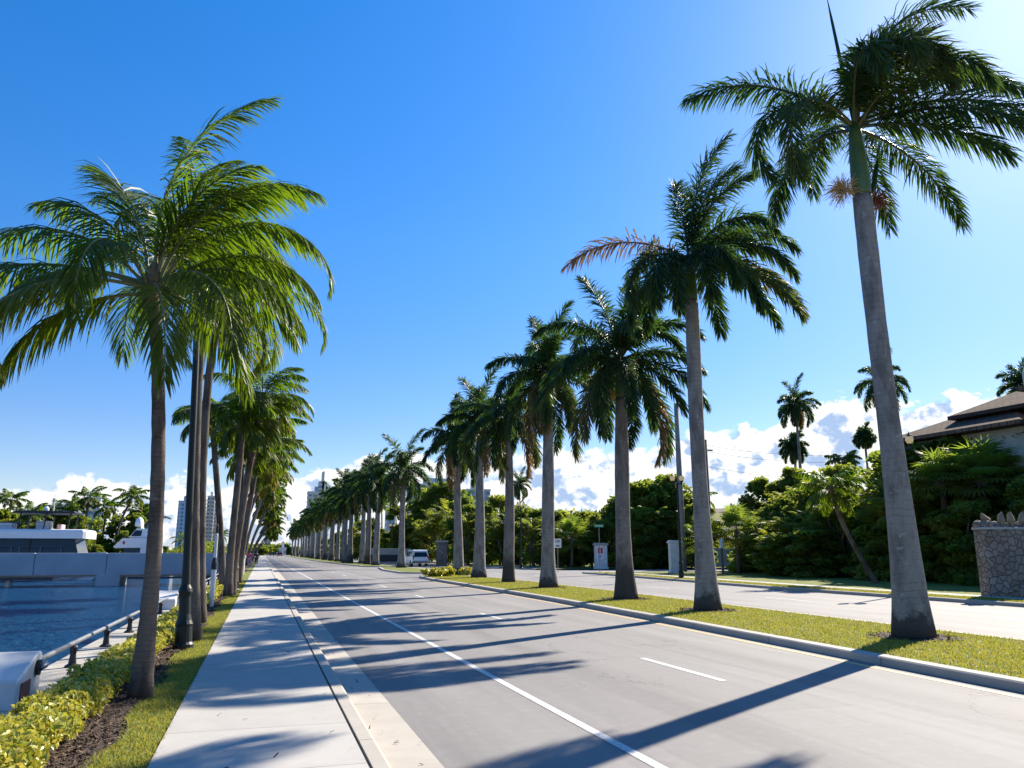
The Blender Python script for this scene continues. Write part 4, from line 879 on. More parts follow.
g = Geo(); cabin(g, 1.2, 3.6, 1.38, 1.7, 2.84, .2, .0); g.obj('cabin_window', M['dark_glass'], t)
g = Geo(); cabin(g, 3.62, 6.4, 1.42, 1.7, 2.89, .0, .2); g.obj('cabin', M['white_gloss'], t)
g = Geo(); cabin(g, 1.9, 5.6, 1.2, 3.86, 4.72, .9, .3); fb = g.obj('flybridge', M['white_gloss'], t)
g = Geo(); g.addn([(2.15, -1.225, 4.0), (3.5, -1.225, 4.0), (3.6, -1.155, 4.55), (2.72, -1.155, 4.55)], [[(0, 1, 2, 3)]]); g.obj('windscreen', M['dark_glass'], fb)
g = Geo(); g.tube([(3.4, -.9, 4.7), (3.3, -.5, 4.9), (3.3, .5, 4.9), (3.4, .9, 4.7)], .09, 6); ar = g.obj('radar_arch', M['white_gloss'], t)
g = Geo(); lathe(g, [(.5, 4.93), (.62, 5.0), (.62, 5.3), (.5, 5.62), (.26, 5.82), (.02, 5.88)], 14, (2.9, 0, 0)); g.obj('radar_dome', M['white_gloss'], ar, smooth=True)
g = Geo(); g.tube([(1.35, -1.475, 3.35), (1.35, -1.50, 3.35)], [.17, .17], 12); g.obj('badge', M['red_print'], t)
g = Geo(); rails(g, [(3.9, -1.15, 4.74), (4.6, -1.15, 4.74), (5.3, -1.15, 4.74)], .5, .02); g.obj('rail', M['steel'], t)

# ------------------------------------------------------------------ trees and shrubs
def leafy(name, label, loc, seed, h=6.0, w=5.0, n=8000, size=.20, group=None, age=(.25, .2), trunk=True, cat='tree', low=0.12, clumps=46, long_=1.5):
    rng = np.random.default_rng(seed); t = thing(name, label, cat, loc, 0, group); g = Geo(); gt = Geo()
    cs = []
    for k in range(clumps):
        u = rng.random(); a = rng.uniform(0, 6.283); r = w / 2 * math.sqrt(rng.random()) * (1 - .55 * u ** 2) * (0.75 + .25 * math.sin(3 * a + seed)); z = h * (low + (1 - low) * u * (1 - .28 * (2 * r / w) ** 2))
        cs.append(np.array([r * math.cos(a), r * math.sin(a), z]))
        leafcloud(g, cs[-1], n // clumps, np.array([1, 1, .75]) * rng.uniform(.45, 1.0) * w * .15, size, rng, age[0] + .1 * rng.normal(), age[1], .4, long_)
    g.obj('crown', M['bush_leaf'], t)
    fork = np.array([0, 0, h * .32])
    gt.tube([(0, 0, -.1), (.05, 0, h * .16), fork], [.035 * h * .5, .028 * h * .5, .02 * h * .5], 8)
    for c in cs[::4]: gt.tube([fork * .8, (fork + c) / 2 + rng.normal(0, .15, 3), c], [.012 * h * .5, .008 * h * .5, .003 * h * .5], 5)
    gt.obj('trunk', M['wood'], t, smooth=True)
    return t
def fanpalm(name, label, loc, seed, h=2.6, n=26, rad=1.0, group=None, skirt=True, trunk_r=.16):
    rng = np.random.default_rng(seed); t = thing(name, label, 'palm tree', loc, 0, group)
    g = Geo(); g.tube([(0, 0, -.05), (.02, .02, h * .5), (0, 0, h)], [trunk_r * 1.25, trunk_r, trunk_r * 1.15], 10, True, 0, 0, .06, rng); g.obj('trunk', M['coco_bark'], t, smooth=True)
    g = Geo(); gs = Geo()
    for k in range(n):
        f = k / (n - 1); a = R(k * 137.5) + rng.uniform(-.2, .2); e = R(82 - 115 * f + rng.uniform(-8, 8)); hd = np.array([math.cos(a), math.sin(a), 0])
        d = hd * math.cos(e) + np.array([0, 0, math.sin(e)]); c0 = np.array([0, 0, h - .05]); pl = rad * rng.uniform(.8, 1.1); c1 = c0 + d * pl + np.array([0, 0, -.06 * pl])
        ag = .08 + .35 * f ** 3 * rng.uniform(.4, 1.8)
        gs.tube([c0, (c0 + c1) / 2 + [0, 0, .04], c1], [.022, .016, .012], 4, False, 0, ag)
        sd_ = nrmz(np.cross(d, [0, 0, 1.0]) + 1e-6); up_ = np.cross(sd_, d); m = 22
        ang = np.linspace(-R(125), R(125), m); l = rad * .95 * (1 - .22 * (np.abs(ang) / R(125)) ** 2) * rng.uniform(.9, 1.08, m)
        dirs = d[None] * np.cos(ang)[:, None] + sd_[None] * np.sin(ang)[:, None] + up_[None] * .12 * np.abs(np.sin(ang))[:, None]
        mid = c1 + dirs * (l * .55)[:, None]; tip = mid + nrmz(dirs + np.array([0, 0, -.75])) * (l * .45)[:, None] + RT * .05
        wv = nrmz(np.cross(dirs, up_[None])); w = .045 * rad
        V = np.stack([np.repeat(c1[None], m, 0), mid + wv * w, tip, mid - wv * w], 1)
        g.add(V.reshape(-1, 3), np.arange(4 * m).reshape(m, 4), np.clip(ag + rng.normal(0, .05, 4 * m), 0, 1))
    cr = g.obj('crown', M['bush_leaf'], t); gs.obj('stalk', M['stalk'], cr)
    return t
def spot(px, Y, z=.12):
    p = atY(px, 553, Y); return np.array([p[0], Y, z])
def hpx(px, ytop, Y, z=.12): return atY(px, ytop, Y)[2] - z

# variants kept as the first of their kind, then copied
LV = []
for i in range(4):
    pass
trees = []   # (px, ytop, Y, variant, width factor, label)
def mass(px, yt, Y, wf, label): trees.append((px, yt, Y, wf, label))
SIGNL = 'dense green tree of the thicket between the white road sign and the poster pier'
MIDL = 'tall dark tree behind the white gate pier and double globe lamp'
LEFTL = 'tree of the thicket behind the median end and the white SUV'
BUSHL = 'broad leafy shrub in the thicket right of the fan palms'
RIGHTL = 'dark tree in front of the house at the right'
for px, yt, Y, wf, lb in [
    (352, 527, 210, 1.2, LEFTL), (362, 522, 185, 1.2, LEFTL), (338, 533, 240, 1.3, LEFTL), (325, 538, 270, 1.3, LEFTL), (372, 520, 150, 1.1, LEFTL), (398, 508, 140, 1.2, LEFTL), (420, 492, 138, 1.1, LEFTL), (442, 487, 134, 1.1, LEFTL), (462, 498, 112, 1.1, LEFTL), (482, 503, 106, 1.1, LEFTL), (500, 498, 100, 1.1, LEFTL), (520, 508, 97, 1.2, LEFTL),
    (540, 512, 92, 1.2, SIGNL), (558, 512, 90, 1.2, SIGNL), (576, 512, 88, 1.2, SIGNL), (592, 514, 87, 1.1, SIGNL), (608, 508, 86, 1.2, SIGNL), (624, 500, 84, 1.2, SIGNL),
    (642, 484, 82, 1.25, MIDL), (660, 476, 81, 1.2, MIDL), (676, 486, 80, 1.2, MIDL), (650, 512, 77.5, 1.3, MIDL), (632, 522, 78, 1.3, MIDL),
    (700, 505, 74, 1.1, MIDL),
    (770, 505, 56, 1.3, BUSHL), (790, 498, 54, 1.2, BUSHL), (812, 490, 50, 1.2, BUSHL), (836, 482, 48, 1.2, BUSHL), (862, 490, 45, 1.2, BUSHL), (884, 486, 44, 1.2, BUSHL), (752, 528, 58, 1.2, BUSHL),
    (784, 535, 47, 1.5, BUSHL), (815, 530, 45, 1.5, BUSHL), (770, 480, 66, 1.0, BUSHL), (800, 470, 64, 1.1, BUSHL), (845, 470, 52, 1.0, BUSHL),
    (905, 466, 41, 1.3, RIGHTL), (930, 448, 39, 1.3, RIGHTL), (955, 446, 37, 1.3, RIGHTL), (985, 440, 36, 1.3, RIGHTL), (1010, 436, 35, 1.3, RIGHTL), (1040, 470, 34, 1.3, RIGHTL), (918, 520, 37, 1.5, RIGHTL), (948, 515, 34.5, 1.5, RIGHTL), (890, 525, 39, 1.5, RIGHTL), (975, 505, 32, 1.4, RIGHTL), (1050, 480, 29, 1.4, RIGHTL)]:
    mass(px, yt, Y, wf, lb)
base_v = []
for i, (px, yt, Y, wf, lb) in enumerate(trees):
    p = spot(px, Y); h = hpx(px, yt, Y)
    if i < 5:
        base_v.append(leafy('leafy_tree', lb, p, 200 + i, 6.0, 5.2, 11000, .21, 'thicket trees along the right roadside', low=.04, clumps=58)); o = base_v[-1]
        o.scale = (h / 6 * wf * .9, h / 6 * wf * .9, h / 6); continue
    k = h / 6
    o = copy_tree(base_v[(i * 3 + 1) % 5], p, (i * 2.4) % 6.28, (max(.75, k) * wf, max(.75, k) * wf, k), lb)
def areca(label, loc, seed, h=5.0, group='feathery clumping palms in the thicket'):
    rng = np.random.default_rng(seed); t = thing('clumping_palm', label, 'palm clump', loc, 0, group); g = Geo(); gs = Geo(); gt = Geo()
    for k in range(7):
        a = rng.uniform(0, 6.28); r = rng.uniform(.1, .7); z = h * rng.uniform(.35, .72); bs = np.array([r * math.cos(a), r * math.sin(a), 0]); tp = bs * 2.1 + [0, 0, z]
        gt.tube([bs - [0, 0, .05], bs * 1.4 + [0, 0, z * .5], tp], [.07, .06, .05], 7)
        for j in range(8):
            aa = rng.uniform(0, 360); frond(g, gs, tp, hdir(aa), R(rng.uniform(30, 84)), h * .42 * rng.uniform(.8, 1.15), R(rng.uniform(50, 105)), rng, 30, .62, .075, 'coco', .22 + .18 * rng.random(), .2, .5, 0, .025)
    for k in range(20): frond(g, gs, np.array([rng.normal(0, .4), rng.normal(0, .4), .2]), hdir(rng.uniform(0, 360)), R(rng.uniform(45, 85)), h * .5 * rng.uniform(.7, 1.1), R(rng.uniform(50, 95)), rng, 30, .6, .075, 'coco', .15 + .2 * rng.random(), .2, .5, 0, .025)
    cr = g.obj('crown', M['bush_leaf'], t); gs.obj('stalk', M['stalk'], cr); gt.obj('trunk', M['coco_bark'], t, smooth=True); return t
AV = []
for i, (px, yt, Y, lb) in enumerate([(535, 512, 88, 'feathery palm clump in the thicket left of the road sign'), (585, 516, 84, 'feathery palm clump in the thicket right of the road sign'), (640, 505, 79, 'feathery palm clump beside the poster pier'),
        (470, 505, 104, 'feathery palm clump behind the last median palms'), (508, 508, 96, 'feathery palm clump between the dark and pale median trunks'), (556, 520, 85, 'feathery palm clump right behind the white road sign'), (615, 512, 82, 'feathery palm clump over the poster pier'),
        (445, 500, 118, 'feathery palm clump right of the SUV'), (655, 495, 79, 'feathery palm clump beside the plain gate pier'), (790, 510, 49, 'sunlit feathery clump among the shrubs right of the fan palms'), (822, 500, 47, 'feathery clump behind the leaning palm'), (768, 520, 52, 'feathery clump just right of the fan palm crown'),
        (850, 490, 44, 'feathery clump right of the leaning palm'), (925, 462, 37, 'feathery clump under the lamp globe before the house'), (968, 462, 35, 'feathery clump behind the stone pier'), (895, 500, 40, 'feathery clump hidden behind the tallest royal trunk'), (1015, 440, 34, 'feathery clump at the right edge above the stone pier'),
        (425, 515, 128, 'feathery palm clump above the SUV roof'), (378, 530, 150, 'feathery palm clump left of the island palm'), (805, 480, 56, 'tall feathery clump below the dark tall palm')]):
    p = spot(px, Y); h = hpx(px, yt, Y)
    if i < 3: AV.append(areca(lb, p, 330 + i, 5.6)); AV[-1].scale = (h / 5.6,) * 3
    else: copy_tree(AV[i % 3], p, i * 2.1, h / 5.6, lb)
# fan palms by the gate, leaning coconut, garden palms
fanpalm('fan_palm', 'fan palm with a full drooping crown right of the second median palm trunk', spot(738, 54), 301, 3.3, 34, 1.35, 'fan palms in the roadside gardens')
fanpalm('fan_palm', 'fan palm half hidden behind the second median palm trunk', spot(706, 56), 302, 2.8, 28, 1.25, 'fan palms in the roadside gardens')
fanpalm('fan_palm', 'large sunlit fan palm right of the house corner above the stone pier', spot(990, 33), 303, 5.3, 40, 1.6, 'fan palms in the roadside gardens', trunk_r=.2)
fanpalm('fan_palm', 'fan palm left of the large one, beside the globe lamp at the house', spot(950, 34.5), 304, 5.5, 30, 1.25, 'fan palms in the roadside gardens')
fanpalm('fan_palm', 'shaggy fan palm in the thicket left of the poster pier', spot(572, 82), 305, 3.2, 36, 1.5, 'fan palms in the roadside gardens')
b = onz(876, 583, .12); Y = b[1]
coconut('coconut_palm', 'short coconut palm leaning left over the far sidewalk, right of the shrubs', b, [b, atY(862, 560, Y), atY(842, 522, Y), atY(831, 490, Y)], auto_coco(np.random.default_rng(71), 20), 71, None, 2.1, 50, .75, .05, .17, .11)
b = onz(964, 580, .12); Y = b[1]
coconut('coconut_palm', 'thin dark palm trunk rising in the shade left of the stone pier', b, [b, atY(957, 540, Y), atY(949, 500, Y), atY(946, 468, Y)], auto_coco(np.random.default_rng(72), 12), 72, None, 1.5, 40, .5, .045, .13, .09, False)
# tall palms above the gardens
for px, yc, Y, sd_, lb, L_ in [(807, 404, 78, 91, 'tall dark palm rising above the thicket against the cloud', 2.7), (899, 382, 66, 92, 'tall palm behind the tallest royal palm trunk, fronds to its right', 3.0), (520, 484, 165, 93, 'distant palm crown seen between two median trunks', 3.2),
        (876, 436, 80, 94, 'thin ragged palm left of the tallest royal palm trunk', 1.2), (1046, 386, 60, 95, 'palm at the right picture edge beyond the house', 2.4), (741, 520, 100, 96, 'far palm behind the tan roofed house', 2.6), (802, 446, 84, 97, 'lower palm crown beside the tall dark palm', 1.7)]:
    p = spot(px, Y); h = atY(px, yc, Y)[2] - .12
    royal('royal_palm', lb, p, h - 1.1, auto_royal(np.random.default_rng(sd_), 22), sd_, None, True, L=L_ * 1.25, nl=44, ll=.8, lw=.085, rb=.3, rm=.2, shaft=1.0, spear=0, extras=False)
for px, yc, Y, sd_, lb in [(494, 506, 120, 101, 'feathery palm in the thicket behind the pale flared trunk'), (465, 500, 130, 102, 'feathery palm in the thicket behind the median end shrubs'), (432, 490, 140, 103, 'feathery palm above the white SUV against the condominium'),
        (380, 505, 150, 104, 'feathery palm left of the island palm'), (700, 500, 78, 105, 'feathery palm behind the second median trunk'), (852, 462, 58, 106, 'bright feathery palm above the shrubs at right'), (915, 470, 46, 107, 'feathery palm below the lamp globe at the house')]:
    p = spot(px, Y); h = atY(px, yc, Y)[2] - .12
    coconut('feather_palm', lb, p, [p, p + [.2, 0, h * .5], p + [0, 0, h]], auto_coco(np.random.default_rng(sd_), 16), sd_, None, 2.6 if Y > 60 else 1.7, 36, .8, .085, .2, .13, False)
# distant wood behind the gardens and along the end of the road: one mass
rng = np.random.default_rng(77); g = Geo()
def woods(pts, n, size):
    for (x, y, h, w) in pts:
        for k in range(10):
            u = rng.random(); leafcloud(g, np.array([x + rng.normal(0, w * .22), y + rng.normal(0, w * .22), h * (.12 + .72 * u)]), n, np.array([w * .26, w * .26, h * .16]), size, rng, .22 + .08 * rng.normal(), .16, .4)
pts = []
for Y in range(95, 330, 7): pts.append((itp(FK, Y) + rng.uniform(14, 26), Y, rng.uniform(7, 10), 8))
for Y in range(30, 95, 5): pts.append((itp(FK, Y) + rng.uniform(22, 34), Y, rng.uniform(5, 6.5), 7))
woods(pts, 160, .5)
pts = [(rng.uniform(-4, 40), rng.uniform(540, 620), rng.uniform(5, 9), 12) for k in range(16)] + [(rng.uniform(-60, 10), rng.uniform(600, 690), rng.uniform(7, 12), 18) for k in range(14)]
woods(pts, 110, 1.0)
pts = [(-34 - k * 6.0, 150 + rng.uniform(0, 60), rng.uniform(6.5, 10), 9) for k in range(13)] + [(-20 - 9 * k, 400 + rng.uniform(0, 15), rng.uniform(3, 6), 14) for k in range(12)]
woods(pts, 130, .6)
tag(g.obj('distant_wood', M['bush_leaf']), 'dark mass of far trees behind gardens, boats and road end', 'wood', kind='stuff')
# palms across the water behind the boats
for i, (px, yc, Y, lx) in enumerate([(4, 500, 150, 0), (26, 515, 140, 0), (52, 512, 145, .5), (70, 506, 150, .3), (82, 498, 148, 0), (100, 508, 150, .3), (116, 497, 142, 1.5), (128, 512, 150, 1), (138, 518, 150, 1), (14, 522, 150, 0), (220, 535, 300, 0), (180, 540, 290, 0)]):
    p = spot(px, Y, .25); h = atY(px, yc, Y)[2] - .25
    labs = ['palm at the left picture edge across the water', 'bushy palm across the water behind the yacht stern', 'dark palm across the water above the yacht', 'palm across the water left of the yacht radar', 'tallest bright palm across the water behind the yacht hardtop', 'palm across the water right of the blue glass building',
            'slim palm leaning right between yacht and cruiser', 'full crowned palm across the water above the cruiser', 'rounded palm nearest the big trunk across the water', 'low palm far left across the water', 'small palm below the beige tower', 'small palm below the pale tower']
    coconut('coconut_palm', labs[i], p, [p, p + [lx * .5 - .8 * (lx > 1), 0, h * .5], p + [lx, 0, h]], auto_coco(np.random.default_rng(120 + i), 17), 120 + i, 'palms across the water', 3.4 if Y < 200 else 4.2, 34, 1.05, .13, .24, .17, False)
for i, (px, yt, Y) in enumerate([(-2, 510, 142), (24, 514, 143), (48, 512, 144), (70, 514, 143), (112, 516, 146), (134, 514, 146), (14, 520, 138), (34, 524, 136), (56, 528, 135), (76, 526, 136), (96, 545, 134), (122, 532, 138), (140, 530, 140), (165, 546, 300), (192, 543, 340), (216, 544, 340)]):
    p = spot(px, Y, .25); h = atY(px, yt, Y)[2] - .25
    copy_tree(base_v[i % 5], p, i * 1.9, (max(h / 6, .7), max(h / 6, .7), h / 6), 'dark leafy tree on the shore across the water', 'shore trees across the water')
# shrubs at the end of the near median
for i, (px, py) in enumerate([(436, 576.5), (444, 576.0), (468, 575), (451, 573.5)]):
    p = onz(px, py, .13)
    t = thing('shrub', ['low yellow shrub at the very end of the near median', 'second yellow shrub at the end of the near median', 'yellow shrub right of the last palm on the near median', 'small yellow shrub tucked behind the others at the median end'][i], 'shrub', p, 0, 'shrubs at the median end')
    g = Geo(); rg = np.random.default_rng(400 + i)
    for k in range(12): leafcloud(g, np.array([rg.normal(0, .34), rg.normal(0, .34), rg.uniform(.12, .42)]), 60, np.array([.3, .3, .2]), .16, rg, .45, .2, .5)
    g.obj('foliage', M['hedge_leaf'], t)
    g = Geo(); 
    for k in range(6): g.tube([(0, 0, -.02), (rg.normal(0, .2), rg.normal(0, .2), .3), (rg.normal(0, .35), rg.normal(0, .35), .55)], [.02, .015, .006], 5)
    g.obj('stem', M['wood'], t)

# ------------------------------------------------------------------ right roadside furniture
# rubble stone pier with coral fins
b = onz(992, 596.5, .13)
t = thing('stone_pier', 'big rubble stone gate pier at the right edge with pointed stones on top', 'stone pier', (b[0], b[1], .12), -YAW * .6)
g = Geo(); g.bbox((0.0, 0, -.05), (2.6, .62, 2.45), .06); bo = g.obj('body', M['rubble'], t)
g = Geo(); g.bbox((-.02, -.03, 2.452), (2.62, .65, 2.55), .03); g.obj('cap', M['cap_stone'], t)
rg = np.random.default_rng(9); g = Geo()
for k in range(26):
    c = np.array([rg.uniform(.15, 2.5), rg.uniform(.1, .52), 2.60]); r = rg.uniform(.10, .2)
    lathe(g, [(r, -.06), (r * 1.1, .04), (r * .8, r * .8), (r * .2, r * 1.1)], 7, c)
g.obj('rubble_top', M['rubble'], t)
for x, tl, hh in ((.5, -.32, .50), (1.0, .05, .56), (1.42, -.02, .60), (1.85, .1, .56)):
    g = Geo(); g.tube([(x, .3, 2.58), (x + tl * .25, .3, 2.8), (x + tl * .6, .32, 2.6 + hh * .7), (x + tl + .04, .3, 2.6 + hh * rg.uniform(.85, 1.05))], [.10, .15, .10, .02], 7, True, 0, 0, .1, rg); g.obj('pointed_stone', M['coral'], t)
# distant stone pillar and low wall near the SUV
b = onz(441.5, 565.2, .12)
t = thing('stone_pillar', 'square grey stone pillar in the shade right of the white SUV', 'stone pillar', b)
g = Geo(); g.bbox((-.62, -.6, -.05), (.62, .6, 2.9), .06); g.obj('body', M['rubble'], t)
g = Geo(); g.bbox((-.75, -.72, 2.902), (.75, .72, 3.12), .05); g.obj('cap', M['cap_stone'], t)
b = onz(388, 563.6, .12)
t = thing('garden_wall', 'low pale garden wall with dark opening left of the SUV', 'wall', (b[0], b[1], .1))
g = Geo(); g.bbox((-3.2, 0, -.05), (3.4, .4, 2.2), .04); g.obj('body', M['concrete'], t)
g = Geo(); g.box((-2.6, -.02, .3), (2.6, -.003, 1.3)); g.obj('panel', M['under_dark'], t)
# white gate piers of the side street
def gate_pier(loc, label, poster):
    t = thing('gate_pier', label, 'gate pier', loc, -YAW * .9, 'white gate piers of the side street')
    g = Geo(); g.bbox((-.62, -.5, 0), (.62, .5, 2.35), .03); g.obj('body', M['white_paint'], t)
    g = Geo(); g.bbox((-.72, -.6, -.05), (.72, .6, .16), .03); g.obj('plinth', M['white_paint'], t)
    g = Geo(); g.bbox((-.75, -.63, 2.352), (.75, .63, 2.48), .04); g.bbox((-.66, -.54, 2.482), (.66, .54, 2.56), .03); g.obj('cap', M['cap_stone' if poster else 'white_paint'], t)
    if poster:
        g = Geo(); g.box((-.44, -.525, .95), (.22, -.503, 2.2)); pb = g.obj('poster', M['sign_white'], t)
        for x0, x1, z0, z1 in ((-.36, -.12, 1.5, 2.1), (-.08, .15, 1.5, 2.1)):
            g = Geo(); g.box((x0, -.532, z0), (x1, -.527, z1)); g.obj('red_panel', M['red_print'], pb)
        for z0, x1 in ((1.32, .05), (1.2, .1), (1.08, .0)):
            g = Geo(); g.box((-.34, -.532, z0), (x1, -.527, z0 + .06)); g.obj('text_line', M['blue_print'], pb)
    return t
b = onz(601, 568.5, .12); gate_pier(b, 'white gate pier carrying a red poster, behind the green street sign', True)
b = onz(676, 573.0, .12); gate_pier(b, 'plain white gate pier right behind the double globe lamp post', False).scale = (.75, .75, 1)
# street name sign
b = onz(600, 571.5, .12)
t = thing('street_sign', 'green street name sign on a thin post before the poster pier', 'street sign', b, -YAW)
g = Geo(); g.tube([(0, 0, -.05), (0, 0, 3.75)], .03, 8); g.obj('post', M['steel'], t)
g = Geo(); g.bbox((-.42, -.012, 3.76), (.42, .012, 4.0), .006); pl = g.obj('sign_plate', M['sign_green'], t)
g = Geo(); g.box((-.33, -.0165, 3.85), (.33, -.0135, 3.91)); g.obj('lettering', M['sign_white'], pl)
# small white regulatory sign
b = onz(558, 571.5, .12)
t = thing('road_sign', 'small white rectangular road sign on a post left of the poster pier', 'road sign', b, -YAW)
g = Geo(); g.tube([(0, .03, -.05), (0, .03, 2.75)], .03, 8); g.obj('post', M['steel'], t)
g = Geo(); g.bbox((-.32, -.012, 2.0), (.32, .012, 2.78), .006); pl = g.obj('sign_plate', M['sign_white'], t)
for z, w in ((2.62, .2), (2.5, .2), (2.2, .16)):
    g = Geo(); g.box((-w, -.0165, z - (.1 if z < 2.3 else .03)), (w, -.0135, z + .04)); g.obj('lettering', M['grey_print'], pl)
# gatepost lantern right of the second median palm
b = onz(722, 576, .12)
t = thing('post_lantern', 'small white lantern on a post beside the fan palm', 'lantern', spot(722, 52))
g = Geo(); lathe(g, [(.09, -.05), (.09, 1.9)], 10); g.obj('post', M['pole_wood'], t)
g = Geo(); lathe(g, [(.10, 1.902), (.16, 1.95), (.16, 2.4), (.2, 2.44), (.04, 2.62)], 8); g.obj('lantern_head', M['white_paint'], t)
# utility poles and wires
p1 = spot(683, 64); p2 = spot(711, 60); h1 = atY(680, 405, 64)[2]; h2 = atY(710, 440, 60)[2]
t = thing('utility_pole', 'thick grey concrete utility pole behind the double globe lamp', 'utility pole', p1, 0, None)
g = Geo(); g.tube([(0, 0, -.05), (0, 0, h1)], [.30, .22], 12); g.obj('shaft', M['pole_grey'], t, smooth=True)
t = thing('utility_pole', 'dark wooden utility pole right beside the second median palm trunk', 'utility pole', p2, 0, None)
g = Geo(); g.tube([(0, 0, -.05), (0, 0, h2 - .12)], [.2, .16], 10); g.obj('shaft', M['pole_wood'], t, smooth=True)
g = Geo(); g.box((-.7, -.06, h2 - 1.1), (.7, .06, h2 - .98)); g.obj('crossarm', M['pole_wood'], t)
for k, (dz, zl) in enumerate(((-.5, 'upper'), (-1.05, 'middle'), (-2.4, 'lower'))):
    a = p2 + np.array([.2, 0, h2 + dz - .12]); e = spot(930, 48) + np.array([0, 0, h2 + dz - 1.6]); s = np.linspace(0, 1, 20)
    P = a[None] * (1 - s)[:, None] + e[None] * s[:, None]; P[:, 2] -= 1.3 * 4 * s * (1 - s) * .5
    g = Geo(); g.tube(P, .012, 5); tag(g.obj('power_line', M['dark_metal']), f'thin power line crossing the sky right of the wooden pole, {zl} one', 'cable', 'power lines')
# house at the right with brown tile roof
p = np.array([39.0, 33.2, .1])
t = thing('house', 'cream two storey house at the right with dark brown tiled roof', 'house', (p[0], p[1], .1), R(-86))
def gp(px, py, Y=46): v = atY(px, py, Y); return v[2] - .1
ze = 8.6
g = Geo(); g.bbox((-6, .4, 0), (2.19, 10, ze), .05); g.obj('wall', M['cream'], t)
g = Geo(); g.bbox((2.2, -.2, 0), (14, 9, 11.3), .05); g.obj('tower_wall', M['cream'], t)
def hip(g, x0, x1, y0, y1, z0, z1, ri, th=.22):
    ym = (y0 + y1) / 2
    v = [(x0, y0, z0), (x1, y0, z0), (x1, y1, z0), (x0, y1, z0), (x0 + ri, ym, z1), (x1 - ri, ym, z1)]
    V = v + [(x0, y0, z0 - th), (x1, y0, z0 - th), (x1, y1, z0 - th), (x0, y1, z0 - th)]
    g.addn(V, [[(0, 1, 5, 4), (2, 3, 4, 5), (6, 7, 1, 0), (7, 8, 2, 1), (8, 9, 3, 2), (9, 6, 0, 3), (9, 8, 7, 6)], [(3, 0, 4), (1, 2, 5)]])
g = Geo(); hip(g, -7.2, 2.1, -.7, 11, ze + .05, ze + 2.3, 4.4); g.obj('roof', M['roof_tile'], t)
g = Geo(); hip(g, -3.6, 2.0, 1.0, 9, ze + 1.2, ze + 2.9, 2.6); g.obj('upper_roof', M['roof_tile'], t)
g = Geo(); g.bbox((2.0, -.5, 10.2), (14.4, 9.4, 10.42), .03); g.obj('parapet_band', M['roof_tile'], t)
for x in (-4.4, -1.2):
    g = Geo(); g.bbox((x, .34, 4.4), (x + 1.5, .396, 6.0), .01); f = g.obj('window', M['white_paint'], t)
    g = Geo(); g.box((x + .1, .32, 4.5), (x + 1.4, .338, 5.9)); g.obj('pane', M['dark_glass'], f)
g = Geo(); g.bbox((5.0, -.26, 7.6), (6.6, -.204, 9.2), .01); f = g.obj('window', M['white_paint'], t)
g = Geo(); g.box((5.1, -.28, 7.7), (6.5, -.262, 9.1)); g.obj('pane', M['dark_glass'], f)
# tan-roofed house behind the fan palms
p = spot(745, 84)
t = thing('house', 'low house with pale tan roof behind the fan palms', 'house', (p[0], p[1], .1), -.25)
g = Geo(); g.bbox((-6, 0, 0), (8, 9, 4.4), .05); g.obj('wall', M['white_paint'], t)
g = Geo(); hip(g, -7, 9, -1, 10, 4.45, 7.2, 4.2); g.obj('roof', M['roof_tan'], t)
for x in (1.5, 4.0):
    g = Geo(); g.bbox((x, -.06, 2.4), (x + 1.5, -.004, 3.9), .01); f = g.obj('window', M['white_paint'], t)
    g = Geo(); g.box((x + .1, -.08, 2.5), (x + 1.4, -.062, 3.8)); g.obj('pane', M['dark_glass'], f)

